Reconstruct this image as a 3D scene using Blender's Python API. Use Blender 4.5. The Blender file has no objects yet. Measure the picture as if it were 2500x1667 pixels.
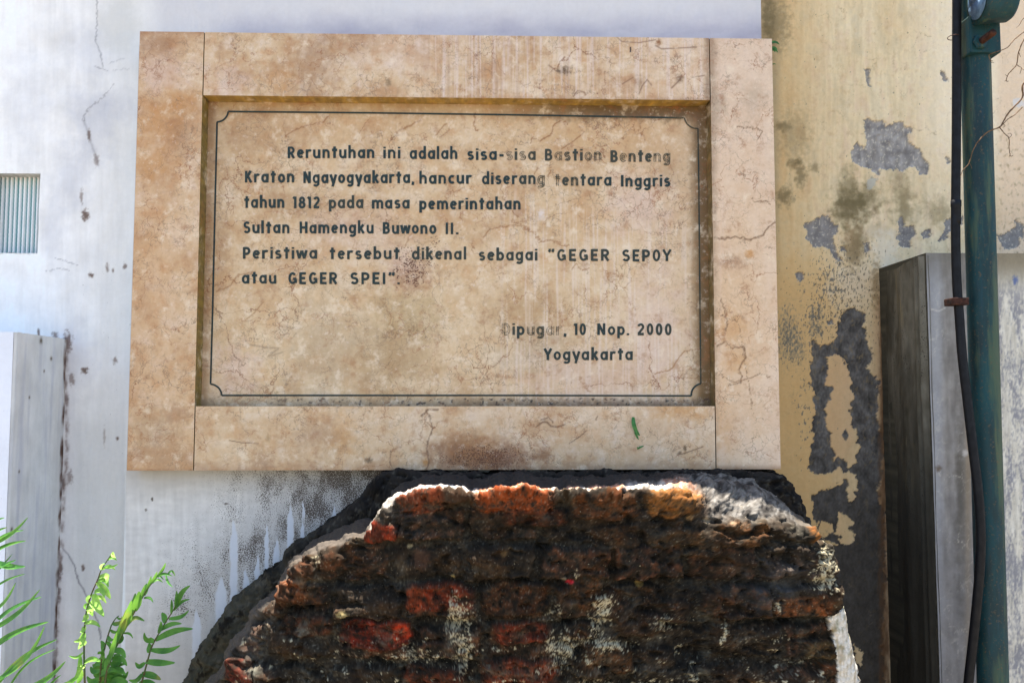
import bpy, math, random
import numpy as np
from mathutils import Matrix, Vector

random.seed(4)
SC = bpy.context.scene
COL = SC.collection
R = math.radians

# ------------------------------------------------------------------ camera
F_PX, CX, CY = 2100.0, 1250.0, 833.5
PITCH, YAW, ROLL = 0.06696, -0.02747, -0.00017
CAM = np.array([0.07132, -1.99405, 2.0 - 0.3503])
_rx = np.array([[1, 0, 0], [0, math.cos(PITCH), -math.sin(PITCH)], [0, math.sin(PITCH), math.cos(PITCH)]])
_rz = np.array([[math.cos(YAW), -math.sin(YAW), 0], [math.sin(YAW), math.cos(YAW), 0], [0, 0, 1]])
_ry = np.array([[math.cos(ROLL), 0, math.sin(ROLL)], [0, 1, 0], [-math.sin(ROLL), 0, math.cos(ROLL)]])
M = _rz @ _rx @ _ry
cd = bpy.data.cameras.new("camera")
cam = bpy.data.objects.new("camera", cd)
COL.objects.link(cam)
cd.sensor_width = 36.0
cd.lens = F_PX / 2500.0 * 36.0
cd.clip_start, cd.clip_end = 0.05, 500.0
m4 = Matrix.Identity(4)
for i in range(3):
    m4[i][0], m4[i][1], m4[i][2], m4[i][3] = M[i, 0], M[i, 2], -M[i, 1], CAM[i]
cam.matrix_world = m4
SC.camera = cam

# ------------------------------------------------------------------ light
SUN_DIR = np.array([-0.02, 0.20, 1.0]); SUN_DIR /= np.linalg.norm(SUN_DIR)   # towards the sun
world = bpy.data.worlds.new("World"); SC.world = world
world.use_nodes = True
wn = world.node_tree
bg = wn.nodes["Background"]
sky = wn.nodes.new("ShaderNodeTexSky")
sky.sky_type = 'NISHITA'; sky.sun_disc = False
sky.sun_elevation = math.asin(SUN_DIR[2])
sky.sun_rotation = math.atan2(SUN_DIR[0], SUN_DIR[1])
wn.links.new(sky.outputs[0], bg.inputs[0])
bg.inputs[1].default_value = 0.09
sd = bpy.data.lights.new("sun", 'SUN'); sd.energy = 5.0; sd.angle = R(0.53); sd.color = (1, 0.95, 0.87)
sun = bpy.data.objects.new("sun", sd); COL.objects.link(sun)
sun.rotation_euler = Vector(SUN_DIR).to_track_quat('Z', 'Y').to_euler()
SC.view_settings.view_transform = 'Standard'
SC.view_settings.look = 'None'
SC.view_settings.exposure = 2.02
SC.view_settings.gamma = 1.0
K = 1.0       # albedo = linear(display colour) * K

# ------------------------------------------------------------------ helpers
def at(px, py, Y):
    """point on the vertical plane Y seen along the photograph's line of sight (used to measure positions)"""
    d = M @ np.array([(px - CX) / F_PX, 1.0, (CY - py) / F_PX])
    t = (Y - CAM[1]) / d[1]
    return CAM + d * t

def to_px(P):
    q = (P - CAM) @ M
    return CX + F_PX * q[..., 0] / q[..., 1], CY - F_PX * q[..., 2] / q[..., 1]

def lin(c):
    c = np.asarray(c, float) / 255.0
    return np.where(c <= 0.04045, c / 12.92, ((c + 0.055) / 1.055) ** 2.4)

def _hash(ix, iy, seed):
    h = (ix.astype(np.int64) * 374761393 + iy.astype(np.int64) * 668265263 + seed * 1442695041) & 0xFFFFFFFF
    h = ((h ^ (h >> 13)) * 1274126177) & 0xFFFFFFFF
    h = ((h ^ (h >> 16)) * 2246822519) & 0xFFFFFFFF
    return ((h ^ (h >> 15)) & 0xFFFFFF) / float(0xFFFFFF)

def vnoise(x, y, seed=0):
    ix, iy = np.floor(x), np.floor(y)
    fx, fy = x - ix, y - iy
    def g(dx, dy):
        a = _hash(ix + dx, iy + dy, seed) * 2 * np.pi
        return np.cos(a) * (fx - dx) + np.sin(a) * (fy - dy)
    u = fx * fx * fx * (fx * (fx * 6 - 15) + 10); v = fy * fy * fy * (fy * (fy * 6 - 15) + 10)
    a = g(0, 0) * (1 - u) + g(1, 0) * u
    b = g(0, 1) * (1 - u) + g(1, 1) * u
    return (a * (1 - v) + b * v) * 1.5

def fbm(x, y, seed=0, o=5, gain=0.5):
    s, a, f, n = 0, 1.0, 1.0, 0.0
    for k in range(o):
        s = s + a * vnoise(x * f + 17.3 * k, y * f - 9.1 * k, seed + k); n += a
        a *= gain; f *= 2.03
    return s / n

def worley(x, y, seed=0):
    ix, iy = np.floor(x), np.floor(y)
    d1 = np.full(x.shape, 9.0); d2 = np.full(x.shape, 9.0)
    for dx in (-1, 0, 1):
        for dy in (-1, 0, 1):
            cx = ix + dx + _hash(ix + dx, iy + dy, seed); cy = iy + dy + _hash(ix + dx, iy + dy, seed + 7)
            d = np.hypot(cx - x, cy - y)
            d2 = np.minimum(d2, np.maximum(d, d1)); d1 = np.minimum(d1, d)
    return d1, d2

def sstep(a, b, x):
    t = np.clip((x - a) / (b - a), 0, 1)
    return t * t * (3 - 2 * t)

def line_dist(X, Y, pts):
    d = np.full(X.shape, 1e9)
    for (x0, y0), (x1, y1) in zip(pts[:-1], pts[1:]):
        ex, ey = x1 - x0, y1 - y0
        t = np.clip(((X - x0) * ex + (Y - y0) * ey) / (ex * ex + ey * ey + 1e-9), 0, 1)
        d = np.minimum(d, np.hypot(X - x0 - t * ex, Y - y0 - t * ey))
    return d

def poly_sd(X, Y, poly):
    """signed distance, positive inside"""
    p = list(poly) + [poly[0]]
    ins = np.zeros(X.shape, bool)
    for (x0, y0), (x1, y1) in zip(p[:-1], p[1:]):
        c = ((y0 > Y) != (y1 > Y))
        ins ^= c & (X < (x1 - x0) * (Y - y0) / ((y1 - y0) if y1 != y0 else 1e-9) + x0)
    d = line_dist(X, Y, p)
    return np.where(ins, d, -d)

def patch(X, Y, poly, rough=5, scale=14, soft=1.2, seed=3, pad=40):
    """0..1 mask of a polygon with a ragged edge"""
    xs = [p[0] for p in poly]; ys = [p[1] for p in poly]
    sel = (X > min(xs) - pad) & (X < max(xs) + pad) & (Y > min(ys) - pad) & (Y < max(ys) + pad)
    out = np.zeros(X.shape)
    x, y = X[sel], Y[sel]
    if x.size:
        sdv = poly_sd(x, y, poly) + rough * fbm(x / scale, y / scale, seed, 4, 0.6) * 1.6
        out[sel] = sstep(-soft, soft, sdv)
    return out

def blob(X, Y, cx, cy, rx, ry, soft=0.5, rough=0.35, scale=25, seed=5):
    out = np.zeros(X.shape)
    sel = (abs(X - cx) < rx * 2.2) & (abs(Y - cy) < ry * 2.2)
    x, y = X[sel], Y[sel]
    if x.size:
        d = np.hypot((x - cx) / rx, (y - cy) / ry) + rough * 1.8 * fbm(x / scale, y / scale, seed, 4, 0.6)
        out[sel] = 1 - sstep(1 - soft, 1 + soft * 0.6, d)
    return out

def mixc(c, col, m):
    return c * (1 - m[..., None]) + np.asarray(col, float) * m[..., None]

# ------------------------------------------------------------------ object bookkeeping
def tag(o, label=None, cat=None, group=None, kind=None):
    if label: o['label'] = label
    if cat: o['category'] = cat
    if group: o['group'] = group
    if kind: o['kind'] = kind
    return o

def empty(name, loc=(0, 0, 0)):
    o = bpy.data.objects.new(name, None); o.location = loc; COL.objects.link(o); o.empty_display_size = 0.1
    return o

def link(name, me, mat=None, parent=None):
    o = bpy.data.objects.new(name, me); COL.objects.link(o)
    if mat: me.materials.append(mat)
    if parent:
        o.parent = parent
        o.location = -Vector(parent.location) if parent.type == 'EMPTY' else (0, 0, 0)      # mesh data are in world coordinates
    return o

def mesh_np(name, V, Fq, col=None, speck=None, extra=None, smooth=True, tris=None):
    V = np.asarray(V, np.float32); Fq = np.asarray(Fq, np.int32).reshape(-1, 4)
    me = bpy.data.meshes.new(name)
    me.vertices.add(len(V)); me.vertices.foreach_set("co", V.ravel())
    n4 = len(Fq); T = np.zeros((0, 3), np.int32) if tris is None else np.asarray(tris, np.int32).reshape(-1, 3)
    me.loops.add(n4 * 4 + len(T) * 3)
    me.loops.foreach_set("vertex_index", np.concatenate([Fq.ravel(), T.ravel()]))
    me.polygons.add(n4 + len(T))
    st = np.concatenate([np.arange(n4) * 4, n4 * 4 + np.arange(len(T)) * 3]).astype(np.int32)
    me.polygons.foreach_set("loop_start", st)
    me.polygons.foreach_set("use_smooth", np.full(n4 + len(T), smooth))
    me.update(calc_edges=True)
    if col is not None:
        a = me.attributes.new("Col", 'FLOAT_COLOR', 'POINT')
        c4 = np.ones((len(V), 4), np.float32)
        c4[:, :3] = np.clip(lin(np.clip(col, 0, 255)) * K, 0, 0.92)
        a.data.foreach_set("color", c4.ravel())
    if speck is not None:
        a = me.attributes.new("speck", 'FLOAT', 'POINT')
        a.data.foreach_set("value", np.asarray(speck, np.float32).ravel())
    for k, v in (extra or {}).items():
        a = me.attributes.new(k, 'FLOAT', 'POINT')
        a.data.foreach_set("value", np.asarray(v, np.float32).ravel())
    me.validate()
    return me

class NT:
    def __init__(s, name):
        s.m = bpy.data.materials.new(name); s.m.use_nodes = True
        s.t = s.m.node_tree; s.b = s.t.nodes["Principled BSDF"]; s.out = s.t.nodes["Material Output"]
    def n(s, typ, ins=None, **kw):
        nd = s.t.nodes.new(typ)
        for k, v in kw.items(): setattr(nd, k, v)
        for k, v in (ins or {}).items(): s.set(nd, k, v)
        return nd
    def set(s, nd, k, v):
        if isinstance(v, bpy.types.NodeSocket): s.t.links.new(v, nd.inputs[k])
        else: nd.inputs[k].default_value = v
    def math(s, op, a, b=0.0, clamp=False):
        nd = s.n("ShaderNodeMath", operation=op); nd.use_clamp = clamp
        s.set(nd, 0, a); s.set(nd, 1, b); return nd.outputs[0]
    def ramp(s, f, a, b, lo=0.0, hi=1.0):
        nd = s.n("ShaderNodeMapRange", {0: f, 1: a, 2: b, 3: lo, 4: hi}); nd.interpolation_type = 'SMOOTHSTEP'; return nd.outputs[0]
    def mix(s, f, a, b, mode='MIX'):
        nd = s.n("ShaderNodeMix", data_type='RGBA', blend_type=mode)
        s.set(nd, 0, f); s.set(nd, 6, a); s.set(nd, 7, b); return nd.outputs[2]
    def noise(s, scale, detail=5, rough=0.6, vec=None, dist=0.0):
        nd = s.n("ShaderNodeTexNoise", {"Scale": scale, "Detail": detail, "Roughness": rough, "Distortion": dist})
        s.t.links.new(vec if vec is not None else s.co(), nd.inputs["Vector"]); return nd
    def co(s):
        if not hasattr(s, "_c"): s._c = s.n("ShaderNodeTexCoord").outputs["Object"]
        return s._c
    def scaled(s, x, y, z):
        nd = s.n("ShaderNodeMapping"); nd.inputs["Scale"].default_value = (x, y, z)
        s.t.links.new(s.co(), nd.inputs["Vector"]); return nd.outputs[0]
    def attr(s, name):
        return s.n("ShaderNodeAttribute", attribute_name=name)
    def bump(s, h, strength, dist, prev=None):
        nd = s.n("ShaderNodeBump", {"Strength": strength, "Distance": dist, "Height": h})
        if prev is not None: s.t.links.new(prev, nd.inputs["Normal"])
        return nd.outputs[0]
    def done(s, col, rough=0.8, normal=None, spec=0.3):
        s.set(s.b, "Base Color", col); s.set(s.b, "Roughness", rough)
        s.b.inputs["Specular IOR Level"].default_value = spec
        if normal is not None: s.t.links.new(normal, s.b.inputs["Normal"])
        return s.m

def rgb(c):
    l = lin(c) * K
    return (float(l[0]), float(l[1]), float(l[2]), 1.0)

def weathered(name, fine=(120, 0.18), streak=0.10, speck_col=(40, 34, 28), speck_scale=260, bump=(60, 0.25, 0.004), rough=0.85, spec=0.25, fine_bump=0.3, veins=None, mottle=False):
    t = NT(name)
    base = t.attr("Col").outputs["Color"]
    f = t.noise(fine[0], 6, 0.65).outputs[0]
    st = t.noise(55, 4, 0.6, t.scaled(1, 1, 0.06)).outputs[0]
    v = t.math('ADD', t.math('MULTIPLY', t.math('SUBTRACT', f, 0.5), fine[1] * 2.4), t.math('MULTIPLY', t.math('SUBTRACT', st, 0.5), streak * 2.4))
    v = t.math('ADD', v, 1.0)
    vc = t.n("ShaderNodeCombineColor", {0: v, 1: v, 2: v}).outputs[0]
    c = t.mix(1.0, base, vc, 'MULTIPLY')
    if veins:
        wob = t.noise(9, 5, 0.62)
        wv = t.n("ShaderNodeVectorMath", operation='MULTIPLY_ADD')
        t.set(wv, 0, wob.outputs["Color"]); wv.inputs[1].default_value = (0.16, 0.16, 0.16); t.set(wv, 2, t.co())
        for (sc, w, colr, amt, nsc, lo) in veins:
            vo = t.n("ShaderNodeTexVoronoi", {"Scale": sc}, feature='DISTANCE_TO_EDGE')
            t.t.links.new(wv.outputs[0], vo.inputs["Vector"])
            e = t.ramp(vo.outputs["Distance"], 0.0, w, 1.0, 0.0)
            g = t.ramp(t.noise(nsc, 4, 0.6).outputs[0], lo, lo + 0.16)
            c = t.mix(t.math('MULTIPLY', t.math('MULTIPLY', e, g), amt), c, rgb(colr))
    if mottle:
        mo = t.noise(26, 9, .68).outputs[0]
        c = t.mix(t.ramp(mo, .53, .70, 0.0, .55), c, rgb((158, 108, 64)))
        c = t.mix(t.ramp(mo, .47, .31, 0.0, .6), c, rgb((234, 214, 186)))
        mo2 = t.noise(95, 6, .7).outputs[0]
        c = t.mix(t.ramp(mo2, .56, .74, 0.0, .40), c, rgb((132, 92, 60)))
        c = t.mix(t.ramp(mo2, .44, .28, 0.0, .40), c, rgb((232, 214, 196)))
    sp = t.attr("speck").outputs["Fac"]
    nz = t.noise(speck_scale, 3, 0.6).outputs[0]
    thr = t.math('SUBTRACT', 0.76, t.math('MULTIPLY', sp, 0.36))
    mk = t.ramp(t.math('SUBTRACT', nz, thr), 0.0, 0.06)
    mk = t.math('MULTIPLY', mk, t.ramp(sp, 0.0, 0.08))
    c = t.mix(t.math('MULTIPLY', mk, 0.9), c, rgb(speck_col))
    nb = t.bump(t.noise(bump[0], 5, 0.6).outputs[0], bump[1], bump[2])
    nb = t.bump(f, fine_bump, 0.0015, nb)
    nb = t.bump(mk, 0.4, 0.001, nb)
    return t.done(c, rough, nb, spec)

def simple(name, a, b, scale=40, rough=0.5, spec=0.4, bump=0.1, stretch=(1, 1, 1), metallic=0.0, third=None):
    t = NT(name)
    f = t.noise(scale, 6, 0.65, t.scaled(*stretch)).outputs[0]
    c = t.mix(t.ramp(f, 0.35, 0.65), rgb(a), rgb(b))
    if third:
        g = t.noise(scale * 0.45, 5, 0.7, t.scaled(*stretch)).outputs[0]
        c = t.mix(t.math('MULTIPLY', t.ramp(g, third[1], third[1] + 0.14), third[2]), c, rgb(third[0]))
    t.b.inputs["Metallic"].default_value = metallic
    return t.done(c, t.ramp(f, 0.3, 0.7, rough - 0.08, rough + 0.12), t.bump(f, bump, 0.002), spec)

def axis(a, b, step, lo=None, hi=None, cuts=()):
    """dense samples between a and b, sparse ones out to lo / hi"""
    v = list(np.linspace(a, b, max(2, int(round((b - a) / step)) + 1)))
    if lo is not None and lo < a: v = list(np.linspace(lo, a, 8))[:-1] + v
    if hi is not None and hi > b: v = v + list(np.linspace(b, hi, 8))[1:]
    v = np.array(v)
    for c in cuts:
        v[np.argmin(abs(v - c))] = c
    return v

def slab_mesh(name, xs, zs, Yf, Yb, colfn, side, speckfn=None, hole=None, disp=None, extra=None, back=True):
    """a slab whose front is a fine coloured grid facing -Y, with four sides and a back.
    side: dict of display colours for 'top','bottom','left','right'"""
    nx, nz = len(xs), len(zs)
    X, Z = np.meshgrid(xs, zs)
    P = np.stack([X, np.full(X.shape, Yf), Z], -1)
    PX, PY = to_px(P)
    col = colfn(PX, PY)
    sp = speckfn(PX, PY) if speckfn else np.zeros(X.shape)
    if disp is not None: P[..., 1] += disp(X, Z, PX, PY)
    idx = np.arange(nx * nz).reshape(nz, nx)
    Q = np.stack([idx[:-1, :-1], idx[:-1, 1:], idx[1:, 1:], idx[1:, :-1]], -1).reshape(-1, 4)
    if hole:
        cx = (X[:-1, :-1] + X[1:, 1:]).ravel() / 2; cz = (Z[:-1, :-1] + Z[1:, 1:]).ravel() / 2
        Q = Q[~((cx > hole[0]) & (cx < hole[1]) & (cz > hole[2]) & (cz < hole[3]))]
    Vs, Cs, Ss, Fs = [P.reshape(-1, 3)], [col.reshape(-1, 3)], [sp.ravel()], [Q]
    n = nx * nz
    def strip(pts, key, flip):
        nonlocal n
        A = pts.copy(); rows = [A]
        for fr in (0.5, 1.0):
            B = A.copy(); B[:, 1] = A[:, 1] * (1 - fr) + Yb * fr; rows.append(B)
        V = np.concatenate(rows); k = len(A)
        base = np.asarray(side.get(key, (120, 115, 105)), float)
        c = np.tile(base, (len(V), 1))
        a = V[:, 0] * 60 + V[:, 2] * 60
        c *= (1 + 0.5 * fbm(a, V[:, 1] * 300, 91, 4)[:, None])
        Vs.append(V); Cs.append(c); Ss.append(np.full(len(V), 0.25))
        f = []
        for r in range(2):
            i = np.arange(k - 1) + r * k + n
            q = np.stack([i, i + 1, i + 1 + k, i + k], -1)
            f.append(q[:, ::-1] if flip else q)
        Fs.append(np.concatenate(f)); n += len(V)
    strip(P[0], 'bottom', True); strip(P[-1], 'top', False)
    strip(P[:, 0], 'left', False); strip(P[:, -1], 'right', True)
    if back:
        b = np.array([[xs[0], Yb, zs[0]], [xs[-1], Yb, zs[0]], [xs[-1], Yb, zs[-1]], [xs[0], Yb, zs[-1]]])
        Vs.append(b); Cs.append(np.tile(np.array([120., 115, 105]), (4, 1))); Ss.append(np.zeros(4))
        Fs.append(np.array([[n + 3, n + 2, n + 1, n]])); n += 4
    return mesh_np(name, np.concatenate(Vs), np.concatenate(Fs), np.concatenate(Cs), np.concatenate(Ss))

def box_mesh(name, x0, x1, y0, y1, z0, z1, bev=0.0):
    import bmesh
    bm = bmesh.new(); bmesh.ops.create_cube(bm, size=1)
    for v in bm.verts:
        v.co = Vector(((x0 + x1) / 2 + v.co.x * (x1 - x0), (y0 + y1) / 2 + v.co.y * (y1 - y0), (z0 + z1) / 2 + v.co.z * (z1 - z0)))
    if bev: bmesh.ops.bevel(bm, geom=bm.edges[:], offset=bev, segments=2, profile=0.6, affect='EDGES')
    me = bpy.data.meshes.new(name); bm.to_mesh(me); bm.free(); return me

def smooth_path(pts, sub=6):
    P = np.array(pts, float)
    if len(P) < 3: return P
    out = []
    for i in range(len(P) - 1):
        p0 = P[max(i - 1, 0)]; p1 = P[i]; p2 = P[i + 1]; p3 = P[min(i + 2, len(P) - 1)]
        for k in range(sub):
            t = k / sub
            out.append(0.5 * ((2 * p1) + (p2 - p0) * t + (2 * p0 - 5 * p1 + 4 * p2 - p3) * t * t + (3 * p1 - p0 - 3 * p2 + p3) * t ** 3))
    out.append(P[-1])
    return np.array(out)

def tube_np(pts, rad, seg=12, caps=True):
    P = np.asarray(pts, float); n = len(P)
    rad = np.full(n, rad) if np.isscalar(rad) else np.asarray(rad, float)
    T = np.gradient(P, axis=0); T /= np.linalg.norm(T, axis=1)[:, None] + 1e-12
    up = np.array([0.0, 1.0, 0.0]) if abs(T[0, 1]) < 0.9 else np.array([1.0, 0, 0])
    V = []
    for i in range(n):
        up = up - T[i] * up.dot(T[i]); up /= np.linalg.norm(up); s = np.cross(T[i], up)
        a = np.arange(seg) / seg * 2 * np.pi
        V.append(P[i] + rad[i] * (np.cos(a)[:, None] * up + np.sin(a)[:, None] * s))
    V = np.concatenate(V)
    f = []
    for i in range(n - 1):
        for k in range(seg):
            k2 = (k + 1) % seg
            f.append((i * seg + k, i * seg + k2, (i + 1) * seg + k2, (i + 1) * seg + k))
    tr = []
    if caps:
        V = np.concatenate([V, P[:1], P[-1:]]); a = n * seg
        for k in range(seg):
            k2 = (k + 1) % seg
            tr.append((a, k2, k)); tr.append((a + 1, (n - 1) * seg + k, (n - 1) * seg + k2))
    return V, f, tr

class Bag:
    """gathers several tubes / sheets into one mesh"""
    def __init__(s): s.V, s.F, s.T, s.n = [], [], [], 0
    def add(s, V, F, T=()):
        s.V.append(np.asarray(V, float).reshape(-1, 3))
        s.F += [tuple(i + s.n for i in f) for f in F]; s.T += [tuple(i + s.n for i in f) for f in T]
        s.n += len(s.V[-1]); return s
    def tube(s, pts, rad, seg=10, caps=True): return s.add(*tube_np(pts, rad, seg, caps))
    def mesh(s, name, smooth=True): return mesh_np(name, np.concatenate(s.V), s.F if s.F else np.zeros((0, 4)), tris=s.T, smooth=smooth)

# ------------------------------------------------------------------ ground
g_mat = simple("paving_concrete", (128, 118, 102), (104, 96, 84), 14, 0.9, 0.2, 0.3)
gm = mesh_np("ground", [[-40, -40, 0], [40, -40, 0], [40, 40, 0], [-40, 40, 0]], [[0, 1, 2, 3]])
tag(link("ground", gm, g_mat), kind='structure')

# ------------------------------------------------------------------ white wall
WY, BY, PYN = 0.10, 0.058, 0.045        # wall face, mount face, inscription panel face
WALL_TOP = 2.88
wx_r = at(1857, 0, WY)[0]
wx_l = at(-30, 800, WY)[0]
vent = (at(-140, 500, WY)[0], at(95, 520, WY)[0], at(50, 618, WY)[2], at(50, 424, WY)[2])

def white_col(X, Y):
    c = np.zeros(X.shape + (3,)); c[:] = (234, 231, 228)
    c = mixc(c, (253, 250, 246), sstep(190, 0, X) * (0.75 + 0.4 * fbm(X / 60, Y / 160, 11)))
    st = fbm(X / 9, Y / 150, 12, 4); st2 = fbm(X / 40, Y / 260, 13, 4)
    c += (st * 7 + st2 * 15 + fbm(X / 70, Y / 60, 122, 5) * 16)[..., None]
    right = sstep(170, 330, X)
    c = mixc(c, (214, 213, 210), right * 0.55)
    # bluish grey smears
    for cx, cy, rx, ry, a in ((225, 300, 60, 90, .45), (290, 260, 60, 40, .3), (175, 430, 45, 90, .35), (60, 250, 60, 130, .22), (130, 560, 30, 90, .3), (190, 880, 40, 90, .3), (215, 120, 60, 60, .25)):
        c = mixc(c, (184, 185, 194), blob(X, Y, cx, cy, rx, ry, .8, .4, 40, int(cx)) * a)
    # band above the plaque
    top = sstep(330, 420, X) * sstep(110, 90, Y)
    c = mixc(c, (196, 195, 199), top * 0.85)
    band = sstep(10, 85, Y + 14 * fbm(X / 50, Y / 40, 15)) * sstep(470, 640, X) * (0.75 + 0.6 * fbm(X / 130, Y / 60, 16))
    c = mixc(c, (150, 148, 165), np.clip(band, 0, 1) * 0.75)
    c = mixc(c, (205, 203, 198), blob(X, Y, 290, 60, 55, 80, .5, .2, 30, 4) * .6)
    # lower left part greyer
    low = sstep(860, 1150, Y) * sstep(150, 200, X) * sstep(310, 300, X)
    c = mixc(c, (201, 201, 200), low * 0.7)
    # cracks
    for pts, w, a in (([(237, 0), (236, 60), (233, 100), (244, 128), (248, 150), (250, 165)], 1.6, .45),
                      ([(231, 162), (262, 173)], 1.2, .4), ([(278, 205), (262, 228), (240, 248), (220, 262), (208, 280), (205, 295)], 1.5, .42),
                      ([(265, 155), (305, 142)], 1.3, .25), ([(275, 172), (315, 167)], 1.3, .2),
                      ([(205, 295), (214, 320), (222, 350), (233, 380), (240, 402)], 3.0, .3),
                      ([(135, 630), (190, 647)], 1.1, .4), ([(112, 662), (145, 655), (168, 660)], 1.3, .4), ([(150, 1335), (165, 1352), (182, 1380), (192, 1420), (205, 1440), (214, 1463), (240, 1520), (246, 1560)], 1.8, .75)):
        wob = fbm(X / 9, Y / 9, 18, 3) * 5
        c = mixc(c, (112, 108, 112), np.exp(-((line_dist(X + wob, Y + wob, pts)) / w) ** 2) * a)
    # dirt knots
    for cx, cy, rx, ry, a in ((208, 525, 9, 14, .8), (199, 480, 4, 18, .45), (217, 330, 5, 14, .6), (235, 390, 6, 16, .4), (222, 672, 6, 6, .8), (262, 655, 4, 10, .5), (305, 650, 5, 9, .6), (276, 660, 3, 5, .6), (206, 905, 8, 8, .8), (286, 1070, 4, 5, .8), (165, 835, 10, 24, .9), (160, 975, 7, 10, .8), (175, 925, 7, 14, .6), (95, 812, 3, 8, .7), (135, 820, 9, 8, .6), (152, 1180, 8, 18, .9), (170, 1165, 7, 16, .6), (255, 1065, 3, 22, .3), (280, 880, 6, 8, .5), (203, 1385, 4, 9, .8), (146, 1390, 6, 24, .9), (140, 1450, 8, 18, .9), (137, 1535, 5, 16, .7), (135, 1590, 4, 20, .5)):
        c = mixc(c, (88, 68, 58), blob(X, Y, cx, cy, rx, ry, .6, .6, 8, int(cx + cy)) * a)
    # rotten seam along the pilaster
    seam = [(163, 826), (161, 900), (160, 960), (162, 1040), (163, 1120), (156, 1190), (152, 1260), (149, 1340), (143, 1420), (138, 1500), (134, 1667)]
    d = line_dist(X + 6 * fbm(X / 10, Y / 16, 19, 3), Y, seam)
    c = mixc(c, (94, 72, 62), np.exp(-(d / 4.5) ** 2) * np.clip(.5 + 1.4 * fbm(X / 20, Y / 22, 20, 4), 0, 1) * .9)
    c = mixc(c, (185, 182, 190), np.exp(-(d / 26) ** 2) * .3)
    return c

def white_speck(X, Y):
    return np.clip(0.16 + 0.35 * fbm(X / 60, Y / 60, 21, 4), 0, 1) * sstep(100, 220, X) * sstep(380, 700, Y) * .9

def wall_disp(X, Z, PX, PY):
    return 0.004 * fbm(X * 6, Z * 5, 22, 4) + 0.0012 * fbm(X * 60, Z * 14, 23, 3)

wmat = weathered("whitewashed_plaster", fine=(90, 0.06), streak=0.02, bump=(30, 0.25, 0.006), rough=0.9, fine_bump=0.2, speck_col=(96, 80, 70))
xs = axis(wx_l, at(520, 800, WY)[0], 0.0022, -3.5, wx_r, cuts=(vent[1],))
xs = np.concatenate([xs[xs < at(520, 800, WY)[0]], np.arange(at(520, 800, WY)[0], wx_r - .002, 0.004), [wx_r]])
zs = axis(at(0, 1700, WY)[2], at(0, -30, WY)[2], 0.0028, 0.0, WALL_TOP, cuts=(vent[2], vent[3]))
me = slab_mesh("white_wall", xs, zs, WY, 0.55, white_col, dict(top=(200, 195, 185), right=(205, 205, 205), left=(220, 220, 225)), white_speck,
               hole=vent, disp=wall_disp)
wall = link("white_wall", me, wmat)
tag(wall, "tall whitewashed plaster wall behind the marble plaque, with a small ribbed vent at left", "wall")
# vent: reveal and ribbed panel sit in the opening
plain_white = simple("vent_white_paint", (222, 226, 232), (200, 206, 214), 60, 0.7, 0.3, 0.1, (1, 1, .2))
soff = simple("rough_mortar_reveal", (196, 194, 188), (160, 158, 152), 60, 0.9, 0.2, 0.6)
x0, x1, z0, z1 = vent
vd = WY + 0.05
bag = Bag()
rng = np.random.default_rng(2)
k = 40
for (a, b, zz, sgn) in ((x0, x1, z1, 1), (x0, x1, z0, -1)):       # soffit and sill with a ragged outer edge
    t = np.linspace(a, b, k)
    rag = 0.004 * fbm(t * 40, t * 0, 31 + sgn, 4)
    rows = [np.stack([t, np.full(k, WY - 0.0005), zz + sgn * 0.001 + rag * 1.6], -1), np.stack([t, np.full(k, WY + 0.004), zz - sgn * 0.001 + rag], -1), np.stack([t, np.full(k, vd), np.full(k, zz)], -1)]
    V = np.concatenate(rows); F = [(i + r * k, i + 1 + r * k, i + 1 + (r + 1) * k, i + (r + 1) * k) for r in range(2) for i in range(k - 1)]
    bag.add(V, F)
for xx in (x0, x1):
    bag.add([[xx, WY, z0], [xx, WY, z1], [xx, vd, z1], [xx, vd, z0]], [(0, 1, 2, 3)])
vo = link("vent_opening", bag.mesh("vent_opening"), soff, wall)
# ribbed panel, real corrugation
nx_ = 420
t = np.linspace(x0, x1, nx_)
pitch = 0.0108
wv_ = np.clip(np.cos((t - x1) / pitch * 2 * np.pi + 0.6), -0.6, .6) / .6
prof = vd - 0.012 - 0.005 * wv_
zz = np.linspace(z0 - .002, z1 + .002, 60)
V = np.array([[tx, py_ + 0.0006 * math.sin(z_ / 0.011 * 2 * math.pi), z_] for z_ in zz for tx, py_ in zip(t, prof)])
i = np.arange(nx_ * 60).reshape(60, nx_)
Fq = np.stack([i[:-1, :-1], i[:-1, 1:], i[1:, 1:], i[1:, :-1]], -1).reshape(-1, 4)
tn = NT("ribbed_vent_pane")
tn.done(tn.mix(tn.ramp(tn.noise(18, 4, .6).outputs[0], .3, .8, 0, .25), tn.attr("Col").outputs["Color"], rgb((186, 200, 202))), .35, None, .5)
vcol = np.tile(np.where(wv_[:, None] > -.2, np.array([[250., 250, 252]]), np.array([[150., 196, 198]])), (60, 1))
link("vent_panel", mesh_np("vent_panel", V, Fq, vcol), tn.m, vo)

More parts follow.
